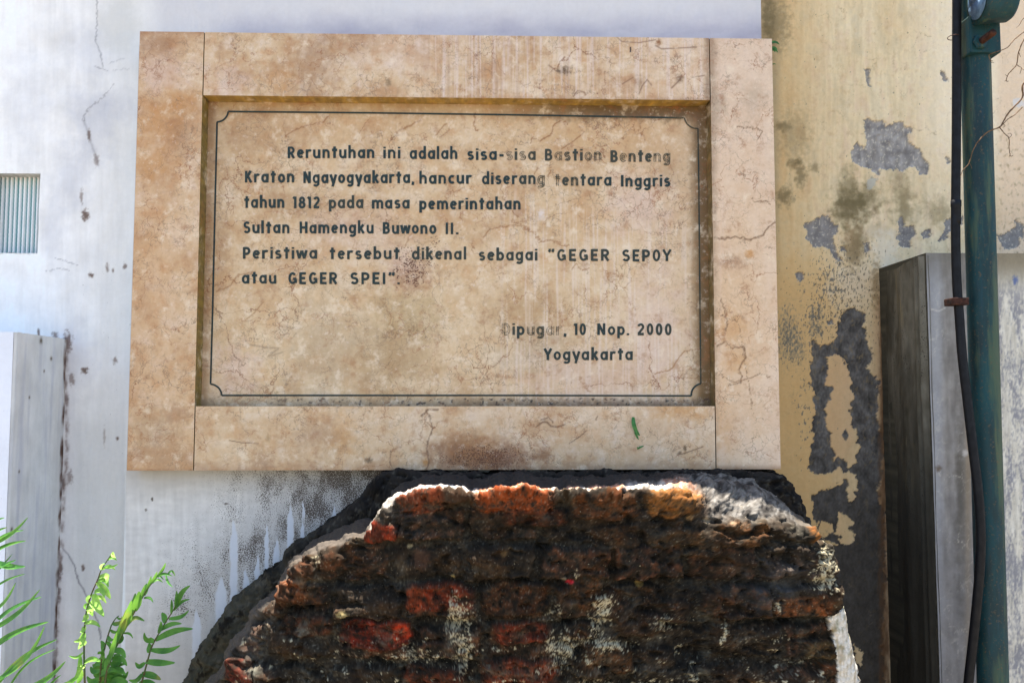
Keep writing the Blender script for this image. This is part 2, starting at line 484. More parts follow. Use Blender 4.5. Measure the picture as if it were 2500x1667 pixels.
# ------------------------------------------------------------------ mounting pier under the plaque
bx0 = (at(303, 1170, BY)[0] + at(298, 1667, BY)[0]) / 2
slope = [(430, 1667), (500, 1570), (590, 1440), (700, 1345), (770, 1300), (850, 1235), (905, 1180), (930, 1150)]
def block_col(X, Y):
    c = np.zeros(X.shape + (3,)); c[:] = (215, 212, 208)
    c += (fbm(X / 40, Y / 16, 41, 4) * 14 + fbm(X / 14, Y / 120, 42, 4) * 16)[..., None]
    c = mixc(c, (178, 175, 172), sstep(1240, 1150, Y + 20 * fbm(X / 40, Y / 40, 43)) * .6)
    d = line_dist(X, Y, slope)
    c = mixc(c, (165, 163, 160), sstep(230, 20, d) * .55)
    for x, y0_, y1_, w in ((571, 1262, 1520, 11), (709, 1225, 1385, 9), (738, 1265, 1360, 8), (629, 1345, 1450, 8), (675, 1305, 1410, 9), (651, 1270, 1420, 6), (815, 1225, 1290, 9), (741, 1215, 1255, 5), (540, 1400, 1560, 18), (600, 1380, 1480, 10), (480, 1480, 1640, 14)):
        m = sstep(w, w * .6, abs(X - x + 5 * fbm(X / 30, Y / 30, 44)) / np.clip((Y - y0_) / 50, .15, 1)) * sstep(y0_, y0_ + 20, Y) * sstep(y1_ + 30, y1_ - 10, Y)
        c = mixc(c, (204, 209, 218), m * .8)
    for cx, cy, rx, ry, a in ((372, 1218, 3, 5, .8), (356, 1244, 3, 4, .6), (552, 1229, 6, 2, .8), (470, 1650, 14, 10, .5)):
        c = mixc(c, (80, 72, 64), blob(X, Y, cx, cy, rx, ry, .5, .4, 6, int(cx)) * a)
    c = mixc(c, (232, 240, 244), sstep(308, 303, X) * .6)
    return c
def block_speck(X, Y):
    d = line_dist(X, Y, slope)
    s = sstep(330, 10, d) * .95 * sstep(1700, 1380, Y + 0.0 * X) + sstep(1260, 1160, Y) * sstep(380, 560, X) * .35
    s = s * (0.75 + 0.7 * fbm(X / 45, Y / 80, 45, 4)) + 0.06
    for x, y0_, y1_, w in ((571, 1262, 1520, 11), (709, 1225, 1385, 9), (738, 1265, 1360, 8), (629, 1345, 1450, 8), (675, 1305, 1410, 9), (651, 1270, 1420, 6), (815, 1225, 1290, 9), (741, 1215, 1255, 5), (540, 1400, 1560, 18), (600, 1380, 1480, 10), (480, 1480, 1640, 14)):
        m = sstep(w, w * .6, abs(X - x + 5 * fbm(X / 30, Y / 30, 44)) / np.clip((Y - y0_) / 50, .15, 1)) * sstep(y0_, y0_ + 20, Y) * sstep(y1_ + 30, y1_ - 10, Y)
        s = s * (1 - .9 * m)
    return np.clip(s, 0, 1)
bmat = weathered("mould_spotted_whitewash", fine=(110, 0.05), streak=0.03, speck_scale=430, speck_col=(70, 58, 48), bump=(40, 0.2, 0.004), rough=0.9, fine_bump=0.2)
xs = axis(bx0, at(960, 1300, BY)[0], 0.0018, None, wx_r - 0.02)
zs = axis(at(0, 1700, BY)[2], at(0, 1140, BY)[2], 0.0018, 0.0, 2.503)
me = slab_mesh("mounting_pier", xs, zs, BY, WY + 0.02, block_col, dict(left=(226, 236, 240), top=(200, 200, 200), right=(190, 190, 190)), block_speck,
               disp=lambda X, Z, a, b: 0.0015 * fbm(X * 12, Z * 12, 46, 4))
tag(link("mounting_pier", me, bmat), "shallow white plastered pier carrying the plaque, spotted with black mould beside the ruin", "pier")

# ------------------------------------------------------------------ yellow wall
YY = 0.25
ISL = []
def z4(p): return [(1800 + x / 3.357, y / 3.357) for x, y in p]
def z6(p): return [(1800 + x / 3.357, 400 + y / 3.357) for x, y in p]
def z8(p): return [(1800 + x / 3.357, 800 + y / 3.357) for x, y in p]
def z12(p): return [(1800 + x / 3.357, 1200 + y / 3.357) for x, y in p]
GREY = [
 z4([(1040, 985), (1080, 970), (1130, 1000), (1190, 980), (1215, 1030), (1330, 995), (1365, 1005), (1370, 1045), (1435, 1040), (1430, 1090), (1390, 1100), (1400, 1160), (1445, 1190), (1500, 1220), (1530, 1300), (1575, 1350), (1555, 1430), (1500, 1430), (1465, 1370), (1430, 1360), (1350, 1410), (1310, 1385), (1240, 1390), (1170, 1380), (1165, 1440), (1130, 1420), (1090, 1380), (1040, 1370), (950, 1330), (930, 1240), (980, 1170), (1040, 1210), (1070, 1150), (1045, 1080)]),
 z4([(1040, 570), (1085, 570), (1090, 710), (1070, 690)]),
 z4([(1665, 580), (1700, 585), (1722, 660), (1715, 672), (1680, 650)]),
 z4([(1700, 1300), (1740, 1290), (1745, 1330), (1720, 1335)]),
 z6([(540, 500), (620, 465), (700, 420), (750, 430), (790, 490), (825, 500), (825, 560), (790, 590), (790, 650), (830, 760), (860, 790), (820, 810), (760, 700), (690, 670), (640, 690), (560, 610), (580, 560)]),
 z6([(1320, 480), (1340, 425), (1365, 450), (1370, 510), (1440, 510), (1465, 575), (1420, 620), (1420, 690), (1370, 690), (1330, 660), (1310, 600), (1330, 560)]),
 z6([(1510, 560), (1580, 535), (1580, 600), (1520, 615)]),
 z6([(1700, 460), (1745, 450), (1850, 430), (1850, 490), (1740, 560), (1710, 620), (1655, 640), (1650, 630), (1700, 550)]),
 z6([(2135, 590), (2220, 560), (2290, 500), (2270, 460), (2350, 490), (2350, 620), (2320, 600), (2310, 680), (2190, 700), (2170, 650)]),
 z6([(480, 890), (510, 875), (545, 910), (540, 950), (510, 968), (482, 945)]),
 z6([(1040, 650), (1090, 650), (1085, 710), (1050, 720)]), z6([(850, 680), (885, 680), (890, 710), (850, 715)]),
 z6([(735, 1290), (780, 1275), (790, 1310), (750, 1320)]),
]
DARK = [
 z6([(850, 1270), (900, 1190), (940, 1170), (1000, 1200), (1045, 1240), (1020, 1330), (1050, 1370), (1060, 1450), (1090, 1530), (1110, 1620), (1060, 1660), (930, 1640), (800, 1560), (690, 1570), (690, 1500), (800, 1470), (830, 1400), (800, 1380), (840, 1330)]),
 z8([(620, 90), (690, 150), (780, 130), (880, 100), (870, 215), (835, 175), (760, 205), (740, 240), (750, 300), (725, 470), (780, 500), (770, 580), (710, 680), (730, 790), (780, 900), (800, 1080), (880, 1075), (910, 1110), (900, 1190), (820, 1150), (720, 1210), (640, 1200), (590, 1150), (575, 1090), (620, 1000), (610, 850), (640, 700), (630, 560), (600, 470)]),
 z8([(930, 0), (1040, 60), (1080, 150), (1110, 230), (1060, 260), (1050, 330), (1130, 390), (1155, 440), (1160, 600), (1140, 730), (1190, 800), (1195, 1250), (1120, 1320), (1150, 1400), (1110, 1500), (1110, 1620), (960, 1640), (960, 1460), (975, 1400), (985, 1190), (930, 1190), (920, 1150), (985, 1085), (1000, 1010), (985, 840), (945, 830), (930, 620), (960, 540), (920, 490), (960, 440), (920, 400), (900, 330), (940, 280), (985, 270), (980, 170)]),
 z8([(610, 1380), (700, 1330), (830, 1290), (885, 1245), (910, 1340), (900, 1430), (980, 1440), (1000, 1600), (640, 1600), (620, 1480)]),
 z12([(640, 420), (830, 440), (1000, 470), (1090, 560), (1120, 760), (1130, 1000), (1100, 1240), (1060, 1500), (1080, 1700), (700, 1700)]),
 z12([(960, 0), (1130, -40), (1200, 120), (1215, 700), (1190, 1200), (1215, 1700), (960, 1700), (1000, 1250), (1060, 900), (1060, 500), (990, 420), (1000, 200)]),
 z12([(620, 100), (1120, 60), (1160, 200), (1170, 400), (1100, 470), (1100, 560), (1140, 700), (1115, 800), (1150, 900), (1130, 1150), (1070, 1250), (1060, 1420), (1120, 1480), (1120, 1700), (980, 1700), (900, 900), (830, 430), (700, 380), (640, 200)]),
]
HOLES = [z12([(840, 165), (920, 200), (965, 260), (915, 300), (970, 350), (960, 420), (880, 442), (830, 400), (870, 360), (808, 355)]),
         z12([(690, 240), (780, 260), (800, 320), (720, 370), (660, 350)]),
         z8([(858, 890), (860, 880), (861, 881)]),
         z12([(960, 1250), (1040, 1330), (1020, 1440), (980, 1400)])]
SPOT = [z8([(855, 880), (890, 825), (915, 880), (890, 930)]), z8([(780, 1120), (800, 1130), (790, 1160)])]
def yellow_col(X, Y):
    c = np.zeros(X.shape + (3,)); c[:] = (233, 213, 175)
    n = fbm(X / 110, Y / 150, 51, 5); n2 = fbm(X / 26, Y / 70, 52, 5)
    c = mixc(c, (220, 192, 146), np.clip(.45 + n * 1.4, 0, 1) * .7)
    c = mixc(c, (216, 186, 156), np.clip(n2 * 2.2, 0, 1) * .55)
    stv = fbm(X / 9, Y / 190, 68, 4)
    c += (stv * 13)[..., None] * np.array([1, 1.05, 1.1])
    c = mixc(c, (190, 160, 122), np.clip(fbm(X / 16, Y / 26, 69, 5, .65) * 2.6 - .35, 0, 1) * .5)
    c = mixc(c, (176, 160, 132), np.clip(-n2 * 1.8, 0, 1) * .35)
    left = sstep(2060, 1900, X + 60 * n)
    c = mixc(c, (208, 168, 110), np.clip(left * (.7 + .5 * n2), 0, 1) * .75)
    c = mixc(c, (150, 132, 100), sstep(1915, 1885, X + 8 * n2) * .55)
    c = mixc(c, (248, 234, 208), sstep(2180, 2330, X + 40 * n) * sstep(560, 300, Y) * .6)
    c = mixc(c, (226, 196, 166), sstep(2420, 2450, X) * .6)
    low = sstep(560, 700, Y) * sstep(2160, 2000, X)
    c = mixc(c, (214, 174, 116), low * .75)
    c = mixc(c, (224, 202, 168), blob(X, Y, 2080, 690, 60, 80, .7, .5, 30, 53) * .8)
    c = mixc(c, (208, 170, 132), blob(X, Y, 2050, 980, 60, 170, .6, .3, 40, 54) * .45)
    # dark weathering near the plaque edge
    for cx, cy, rx, ry, a in ((1912, 310, 22, 12, .5), (1950, 395, 8, 10, .6), (1955, 430, 14, 30, .55), (1935, 400, 14, 12, .5), (1915, 480, 20, 22, .6), (1990, 410, 12, 12, .4), (1940, 330, 40, 60, .25), (1895, 60, 34, 60, .4), (1875, 40, 14, 90, .45)):
        c = mixc(c, (98, 86, 58), blob(X, Y, cx, cy, rx, ry, .8, .6, 12, int(cx + cy)) * a)
    # olive mould
    for cx, cy, rx, ry, a in ((2085, 505, 50, 45, .8), (2070, 455, 22, 50, .5), (2120, 480, 35, 30, .45), (2205, 495, 25, 55, .5), (2060, 520, 25, 30, .5), (2290, 515, 40, 30, .35), (2090, 600, 25, 40, .5), (2190, 430, 25, 30, .3)):
        c = mixc(c, (104, 92, 62), blob(X, Y, cx, cy, rx, ry, .9, .7, 22, int(cx + cy)) * a)
    c = mixc(c, (196, 178, 150), blob(X, Y, 2140, 565, 40, 20, .7, .5, 20, 9) * .6)
    c = mixc(c, (172, 172, 165), patch(X, Y, z4([(1060, 1480), (1100, 1450), (1150, 1470), (1130, 1520), (1080, 1560), (1055, 1530)]), 4, 9) * .7)
    # right of the pole: pitted
    pit = np.clip(fbm(X / 9, Y / 12, 55, 4) * 2.2 - .25, 0, 1) * sstep(2425, 2445, X) * sstep(180, 330, Y)
    c = mixc(c, (150, 132, 100), pit * .6)
    c = mixc(c, (214, 214, 216), patch(X, Y, z4([(2250, 820), (2300, 800), (2350, 830), (2350, 870), (2270, 880)]), 4, 9) * .7)
    # rusty seam at the pier
    c = mixc(c, (128, 92, 60), np.exp(-((X - 2156 + 5 * fbm(X / 20, Y / 40, 56)) / 9) ** 2) * sstep(640, 800, Y) * .8)
    c = mixc(c, (170, 132, 92), np.exp(-((X - 2140) / 12) ** 2) * sstep(700, 760, Y) * .4)
    c = mixc(c, (226, 212, 188), blob(X, Y, 2160, 620, 34, 60, .7, .6, 14, 110) * .75)
    c = mixc(c, (128, 104, 70), blob(X, Y, 2085, 600, 26, 60, .8, .7, 12, 111) * .55 + blob(X, Y, 2140, 700, 14, 60, .8, .7, 10, 112) * .6)
    fl = sstep(.20, .27, fbm(X / 3.6, Y / 13, 113, 4, .6) + .25 * blob(X, Y, 2070, 720, 95, 150, 1.0, .4, 30, 114) - .20)
    c = mixc(c, (92, 82, 66), fl * .75 * sstep(560, 620, Y) * sstep(930, 860, Y))
    fz = blob(X, Y, 1922, 815, 26, 60, .9, .8, 10, 115) + blob(X, Y, 1945, 850, 20, 36, .9, .8, 8, 116) + blob(X, Y, 1990, 790, 16, 34, .9, .8, 8, 117)
    c = mixc(c, (118, 116, 104), np.clip(fz * (.5 + 2 * fbm(X / 4, Y / 9, 118, 4)), 0, 1) * .85)
    # peeled paint: grey cement showing
    gt = np.zeros(X.shape)
    for i_, p in enumerate(GREY): gt = np.maximum(gt, patch(X, Y, p, 5, 9, 1.0, 60 + i_))
    gc = np.zeros(X.shape + (3,)); gc[:] = (154, 149, 144)
    gc += (fbm(X / 14, Y / 40, 57, 5) * 42)[..., None]
    gc = mixc(gc, (116, 111, 108), sstep(430, 640, Y) * .55)
    rim = np.clip(gt * (1 - gt) * 4, 0, 1)
    bits = sstep(.08, .22, fbm(X / 5, Y / 8, 98, 4, .6) - .10 + .22 * fbm(X / 30, Y / 30, 99, 3))
    gc = mixc(gc, (206, 196, 176), bits * .75)
    gc = mixc(gc, (96, 92, 92), np.clip(fbm(X / 24, Y / 20, 100, 4) * 2.2, 0, 1) * .5)
    c = c * (1 - gt[..., None]) + gc * gt[..., None]
    c = mixc(c, (120, 108, 90), rim * .35)
    c = mixc(c, (244, 230, 206), np.clip(gt * 6, 0, 1) * (gt < .35) * .5)
    # small chips, worn band
    chips = sstep(.30, .36, fbm(X / 7, Y / 13, 58, 4, .6) + .12 * blob(X, Y, 2025, 690, 70, 110, 1, .3, 30, 8) - .22 + .30 * blob(X, Y, 2030, 720, 75, 120, 1.0, .3, 30, 8) + .34 * blob(X, Y, 1965, 1000, 26, 130, 1, .3, 30, 2) + .46 * blob(X, Y, 1925, 830, 34, 75, .9, .3, 20, 3) + .38 * blob(X, Y, 1990, 800, 24, 60, 1, .3, 20, 6))
    c = mixc(c, (112, 108, 98), chips * .85)
    dk = np.zeros(X.shape)
    for i_, p in enumerate(DARK): dk = np.maximum(dk, patch(X, Y, p, 10, 20, 1.0, 80 + i_))
    for i_, p in enumerate(SPOT): dk = np.maximum(dk, patch(X, Y, p, 2, 6, 1.0, 90 + i_))
    for i_, p in enumerate(HOLES): dk = dk * (1 - patch(X, Y, p, 5, 9, 1.0, 95 + i_))
    dc = np.zeros(X.shape + (3,)); dc[:] = (94, 91, 88)
    dc += (fbm(X / 22, Y / 30, 59, 5) * 48 + fbm(X / 5, Y / 9, 97, 4) * 30)[..., None]
    dc = mixc(dc, (128, 112, 86), sstep(.2, .32, fbm(X / 12, Y / 20, 121, 5, .6)) * .6)
    dc = mixc(dc, (60, 55, 48), sstep(1050, 1350, Y) * .6)
    lightleft = sstep(2010, 1985, X) * sstep(1010, 860, Y)
    dc = mixc(dc, (120, 112, 100), np.clip(lightleft * (.5 + fbm(X / 5, Y / 14, 61, 4) * 2.2), 0, 1))
    c = c * (1 - dk[..., None]) + dc * dk[..., None]
    c = mixc(c, (150, 128, 96), np.clip(dk * (1 - dk) * 4, 0, 1) * .25)
    rs = sstep(2142, 2152, X + 9 * fbm(X / 12, Y / 34, 123, 4)) * sstep(700, 800, Y)
    c = mixc(c, (98, 72, 50), rs * np.clip(.7 + fbm(X / 9, Y / 40, 124, 4), 0, 1) * .85)
    # hairline flaking
    _, __ = 0, 0
    d1, d2 = worley(X / 42 + fbm(X / 30, Y / 30, 62) * .6, Y / 46 + fbm(X / 30, Y / 30, 63) * .6, 5)
    hair = np.exp(-((d2 - d1) / .03) ** 2) * np.clip(fbm(X / 60, Y / 60, 64) * 2.5, 0, 1)
    c = mixc(c, (150, 130, 100), hair * .45)
    return c
def yellow_disp(X, Z, PX, PY):
    gt = np.zeros(X.shape)
    for i_, p in enumerate(GREY): gt = np.maximum(gt, patch(PX, PY, p, 5, 9, 1.5, 60 + i_))
    for i_, p in enumerate(DARK): gt = np.maximum(gt, patch(PX, PY, p, 10, 20, 1.5, 80 + i_))
    return 0.003 * fbm(X * 7, Z * 7, 65, 4) + 0.0012 * fbm(X * 60, Z * 60, 66, 3) + 0.004 * gt
def yellow_speck(X, Y):
    return np.clip(.25 * fbm(X / 40, Y / 50, 67, 4) + .12 + .3 * blob(X, Y, 2030, 740, 90, 130, 1, .3, 40, 3), 0, 1)
ymat = weathered("peeling_ochre_paint", fine=(100, 0.10), streak=0.05, speck_scale=170, bump=(45, 0.5, 0.006), rough=0.9, fine_bump=0.5, speck_col=(84, 70, 48))
xs = axis(at(1845, 800, YY)[0], at(2540, 800, YY)[0], 0.0021, 0.70, 4.0)
zs = axis(at(2300, 1700, YY)[2], at(2300, -30, YY)[2], 0.0023, 0.0, 3.3)
me = slab_mesh("ochre_wall", xs, zs, YY, 0.55, yellow_col, dict(top=(200, 180, 150)), yellow_speck, disp=yellow_disp)
tag(link("ochre_wall", me, ymat), "ochre painted wall right of the plaque, paint peeling to grey cement patches", "wall")

# ------------------------------------------------------------------ concrete pier at right
py_f = 0.005
cx0 = at(2272, 1000, py_f)[0]
cz1 = at(2300, 618, py_f)[2]
def pier_front(X, Y):
    c = np.zeros(X.shape + (3,)); c[:] = (148, 143, 138)
    c += (fbm(X / 14, Y / 120, 71, 4) * 26 + fbm(X / 40, Y / 60, 72, 5) * 34)[..., None]
    c = mixc(c, (172, 174, 180), sstep(2312, 2284, X + 6 * fbm(X / 10, Y / 60, 120)) * .7)
    c = mixc(c, (92, 86, 76), blob(X, Y, 2345, 1250, 14, 260, .8, .6, 30, 7) * .6)
    c = mixc(c, (150, 132, 108), np.exp(-((X - 2362) / 8) ** 2) * sstep(880, 1000, Y) * .7)
    c = mixc(c, (110, 104, 92), sstep(700, 620, Y + 20 * fbm(X / 20, Y / 30, 73)) * .5)
    c = mixc(c, (112, 112, 116), sstep(1100, 1500, Y) * .35)
    rt = sstep(2425, 2440, X + 6 * fbm(X / 10, Y / 30, 74))
    lightc = np.zeros(X.shape + (3,)); lightc[:] = (206, 200, 186)
    lightc += (fbm(X / 8, Y / 60, 75, 5) * 40)[..., None]
    rc = mixc(lightc, (126, 126, 134), np.clip(.35 + 2.2 * fbm(X / 26, Y / 110, 76, 4) + 1.6 * fbm(X / 5, Y / 12, 119, 4), 0, 1) * sstep(640, 760, Y + 0 * X) * .8)
    rc = mixc(rc, (138, 128, 108), sstep(720, 630, Y))
    c = c * (1 - rt[..., None]) + rc * rt[..., None]
    d1, d2 = worley(X / 30 + fbm(X / 20, Y / 20, 77) * .5, Y / 34 + fbm(X / 20, Y / 20, 78) * .5, 9)
    net = np.exp(-((d2 - d1) / .05) ** 2) * sstep(670, 720, Y) * np.clip(.15 + rt * .5 + fbm(X / 50, Y / 80, 79) * 1.2, 0, 1)
    c = mixc(c, (226, 218, 200), net * .7)
    for pts in ([(2273, 755), (2290, 760), (2306, 752)], [(2270, 829), (2280, 828)]):
        c = mixc(c, (225, 220, 210), np.exp(-(line_dist(X, Y, pts) / 1.6) ** 2) * .7)
    c = mixc(c, (196, 190, 184), blob(X, Y, 2355, 1105, 7, 9, .5, .3, 6, 4))
    c = mixc(c, (88, 70, 52), blob(X, Y, 2290, 1143, 8, 8, .7, .4, 6, 4) * .6)
    c = mixc(c, (72, 92, 150), blob(X, Y, 2478, 685, 7, 11, .6, .5, 6, 4) * .7)
    return c
pmat = weathered("stained_concrete", fine=(110, 0.14), streak=0.05, bump=(50, 0.35, 0.004), rough=0.85, fine_bump=0.4)
xs = axis(cx0, at(2560, 1000, py_f)[0], 0.0022, None, 3.0)
zs = axis(at(2300, 1700, py_f)[2], cz1, 0.0030, 0.0, None)
pier = empty("concrete_pier", (cx0 + .1, py_f + .1, 0))
me = slab_mesh("front_face", xs, zs, py_f, YY + 0.05, pier_front, dict(top=(170, 165, 155), left=(70, 66, 54)), None,
               disp=lambda X, Z, a, b: 0.003 * fbm(X * 9, Z * 5, 81, 4) - 0.002)
link("front_face", me, pmat, pier)
tag(pier, "low grey concrete pier with a mossy side coloured dark for shade, behind the green pole", "pier")
# its left return, a rendered skin with vertical ribs and black-green grime, coloured darker as the shade side
nu, nv = 150, 330
u = np.linspace(0, 1, nu); 
zs2 = np.concatenate([np.linspace(0, at(2200, 1700, 0.1)[2], 5)[:-1], np.linspace(at(2200, 1700, .1)[2], 1, nv)])
U, Zr = np.meshgrid(u, zs2)
zt = cz1 - 0.006 + 0.004 * np.sin(U * 9) - U * 0.012 + 0.004 * fbm(U * 5, U * 0, 82)
a0 = zs2[4]
Zr = np.where(Zr <= a0, Zr, a0 + (Zr - a0) / (1 - a0) * (zt - a0))
ribs = 0.0035 * (np.exp(-((U - .10) / .025) ** 2) + np.exp(-((U - .19) / .02) ** 2)) + 0.004 * np.exp(-((U - .45) / .12) ** 2)
Xr = cx0 - 0.004 - ribs * 1.6 + U * (at(2163, 1100, YY)[0] - cx0) + 0.003 * fbm(U * 6, Zr * 4, 83, 4)
Xr = Xr + 0.008 * np.exp(-(U / .04) ** 2)
Yr = (py_f - 0.004) + 0.010 * np.exp(-(U / .03) ** 2) * 0 + U * (YY - py_f + 0.01)
P = np.stack([Xr, Yr, Zr], -1)
c = np.zeros(U.shape + (3,)); c[:] = (96, 90, 76)
c += (fbm(U * 7, Zr * 3.0, 84, 5) * 40 + fbm(U * 14, Zr * 26, 89, 5) * 30)[..., None]
c = mixc(c, (122, 116, 102), np.clip(fbm(U * 5, Zr * 5, 85, 5) * 2.2, 0, 1) * .55)
c = mixc(c, (58, 54, 44), np.clip(fbm(U * 4 + 7, Zr * 4, 90, 5) * 2.2, 0, 1) * .6)
c = mixc(c, (132, 120, 92), sstep(.16, .26, fbm(U * 9 + 3, Zr * 5, 86, 5, .62)) * np.exp(-((U - .45) / .16) ** 2) * .8)
c = mixc(c, (128, 124, 112), np.exp(-((U - .06) / .05) ** 2) * sstep(cz1 - .35, cz1, Zr) * .7)
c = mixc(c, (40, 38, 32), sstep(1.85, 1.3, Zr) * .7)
c = mixc(c, (120, 84, 58), sstep(.93, 1.0, U + .05 * fbm(U * 3, Zr * 14, 87, 4)) * .7)
i = np.arange(U.size).reshape(U.shape)
Fq = np.stack([i[:-1, :-1], i[:-1, 1:], i[1:, 1:], i[1:, :-1]], -1).reshape(-1, 4)[:, ::-1]
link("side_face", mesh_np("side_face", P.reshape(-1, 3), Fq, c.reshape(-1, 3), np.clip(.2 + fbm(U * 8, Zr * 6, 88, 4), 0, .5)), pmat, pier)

# ------------------------------------------------------------------ white pilaster at lower left
qx = at(157, 1100, WY)[0]; qz = at(157, 828, WY)[2]
qyf = -0.125
qx = (at(157, 900, WY)[0] + at(140, 1600, WY)[0]) / 2
def pil_side(Yc, Z):
    c = np.zeros(Yc.shape + (3,)); c[:] = (214, 214, 212)
    c += (fbm(Yc * 60, Z * 9, 101, 4) * 9 + fbm(Yc * 18, Z * 14, 102, 5) * 18)[..., None]
    c = mixc(c, (176, 178, 190), np.clip(fbm(Yc * 40 + 9, Z * 3, 103, 4) * 2, 0, 1) * .5)
    for y_, z_, s in ((-.02, qz - .012, .006), (.03, qz - .05, .004), (-.09, qz - .30, .003), (-.06, qz - .14, .003), (.0, qz - .08, .003), (-.11, qz - .42, .004)):
        c = mixc(c, (92, 80, 66), np.exp(-((Yc - y_) ** 2 + (Z - z_) ** 2) / s ** 2))
    seamd = (WY - Yc) + .012 * fbm(Yc * 30, Z * 16, 104, 4)
    c = mixc(c, (84, 62, 52), sstep(.014, .002, seamd) * np.clip(.55 + 1.6 * fbm(Yc * 10, Z * 22, 105, 4), 0, 1))
    return c
yv = np.linspace(qyf, WY + .004, 110)
zv = axis(at(100, 1700, 0)[2], qz, 0.003, 0, None)
Yg, Zg = np.meshgrid(yv, zv)
rise = (WY - Yg) * 0.0
Pz = np.where(Zg > qz - .02, Zg + .003 * fbm(Yg * 60, Yg * 0, 106, 4), Zg)
edge = 0.0035 * np.exp(-((Yg - qyf) / .004) ** 2)
P = np.stack([qx - edge + .0015 * fbm(Yg * 20, Zg * 8, 107, 4), Yg, Pz], -1)
i = np.arange(Yg.size).reshape(Yg.shape)
F1 = np.stack([i[:-1, :-1], i[:-1, 1:], i[1:, 1:], i[1:, :-1]], -1).reshape(-1, 4)
c1 = pil_side(Yg, Zg).reshape(-1, 3)
# front and top
xf = np.linspace(-2.6, qx - .0035, 40)
Xg, Zg2 = np.meshgrid(xf, zv)
P2 = np.stack([Xg, np.full(Xg.shape, qyf - .001), Zg2], -1)
c2 = np.zeros(Xg.shape + (3,)); c2[:] = (228, 231, 240); c2 += (fbm(Xg * 12, Zg2 * 5, 108, 4) * 16)[..., None]
i2 = np.arange(Xg.size).reshape(Xg.shape) + Yg.size
F2 = np.stack([i2[:-1, :-1], i2[:-1, 1:], i2[1:, 1:], i2[1:, :-1]], -1).reshape(-1, 4)
Xt, Yt = np.meshgrid(xf, yv)
P3 = np.stack([Xt, Yt, np.full(Xt.shape, qz) + .003 * fbm(Yt * 60, Yt * 0, 106, 4)], -1)
i3 = np.arange(Xt.size).reshape(Xt.shape) + Yg.size + Xg.size
F3 = np.stack([i3[:-1, :-1], i3[:-1, 1:], i3[1:, 1:], i3[1:, :-1]], -1).reshape(-1, 4)
c3 = np.zeros(Xt.shape + (3,)); c3[:] = (214, 212, 208); c3 += (fbm(Xt * 40, Yt * 40, 109, 4) * 50)[..., None]
me = mesh_np("wall_pilaster", np.concatenate([P.reshape(-1, 3), P2.reshape(-1, 3), P3.reshape(-1, 3)]), np.concatenate([F1, F2, F3]),
             np.concatenate([c1, c2.reshape(-1, 3), c3.reshape(-1, 3)]), np.full(Yg.size + Xg.size + Xt.size, .10))
tag(link("wall_pilaster", me, wmat), "squat white pilaster at lower left, its grey side meeting a rotten seam", "pilaster")

# ------------------------------------------------------------------ marble plaque
plaque = empty("commemorative_plaque", (0, 0.03, 1.488))
VEINS = [(6, 0.011, (128, 76, 36), .85, 5, .47), (15, 0.026, (150, 92, 50), .70, 8, .45), (36, 0.05, (112, 86, 62), .60, 12, .46), (80, .07, (104, 82, 64), .5, 16, .52)]
mmat = weathered("veined_beige_marble", fine=(150, 0.10), streak=0.02, speck_scale=300, speck_col=(92, 52, 28), bump=(40, 0.05, 0.002), rough=0.42, spec=0.45, fine_bump=0.06, veins=VEINS, mottle=True)
def marble(X, Y, seed):
    c = np.zeros(X.shape + (3,)); c[:] = (205, 174, 135)
    a = fbm(X / 120, Y / 120, seed, 5, .6); b = fbm(X / 45 + 5, Y / 45, seed + 1, 5, .62); d = fbm(X / 16, Y / 16, seed + 2, 4, .6)
    c = mixc(c, (178, 136, 94), np.clip(a * 2.3, 0, 1) * .85)
    c = mixc(c, (226, 204, 176), np.clip(-a * 2.3, 0, 1) * .8)
    c = mixc(c, (190, 140, 92), np.clip(b * 2.4 - .1, 0, 1) * .7)
    c = mixc(c, (222, 202, 182), np.clip(-b * 2.4 - .15, 0, 1) * .75)
    c = mixc(c, (150, 118, 88), np.clip(d * 2.0 - .3, 0, 1) * .4)
    c = mixc(c, (216, 192, 172), np.clip(-d * 2.0 - .3, 0, 1) * .4)
    # to the right the stone is paler and pinker
    c = mixc(c, (222, 198, 176), sstep(1350, 1850, X + 90 * a) * .5)
    c = mixc(c, (194, 146, 104), sstep(600, 330, X + 60 * b) * .35)
    return c
def stains(c, X, Y, lst, base_seed=200):
    for (cx, cy, rx, ry, colr, a, sc) in lst:
        c = mixc(c, colr, blob(X, Y, cx, cy, rx, ry, .9, .6, sc, base_seed + int(cx)) * a)
    return c
OR = (186, 128, 66); BR = (120, 76, 44); GY = (150, 130, 104); PK = (212, 184, 172)
def lanes(X, Y, seed, x0, x1):
    n = fbm(X / 6.5, Y / 260, seed, 3) + .6 * fbm(X / 19, Y / 300, seed + 1, 3)
    return np.clip(n * 2.4, 0, 1) * sstep(x0, x0 + 60, X) * sstep(x1, x1 - 60, X)
def stile_l(X, Y):
    c = marble(X, Y, 210)
    c = stains(c, X, Y, [(390, 300, 60, 60, OR, .5, 30), (440, 250, 50, 40, OR, .45, 25), (370, 400, 50, 40, OR, .5, 25), (440, 330, 30, 40, BR, .25, 18), (380, 110, 60, 40, BR, .3, 30), (400, 180, 70, 40, PK, .5, 40), (430, 1010, 30, 30, BR, .3, 12), (370, 620, 60, 120, OR, .15, 40), (400, 1120, 90, 40, BR, .25, 40), (370, 1050, 60, 60, GY, .3, 30)])
    return mixc(c, BR, sstep(1140, 1152, Y) * .4 + sstep(88, 78, Y) * .25)
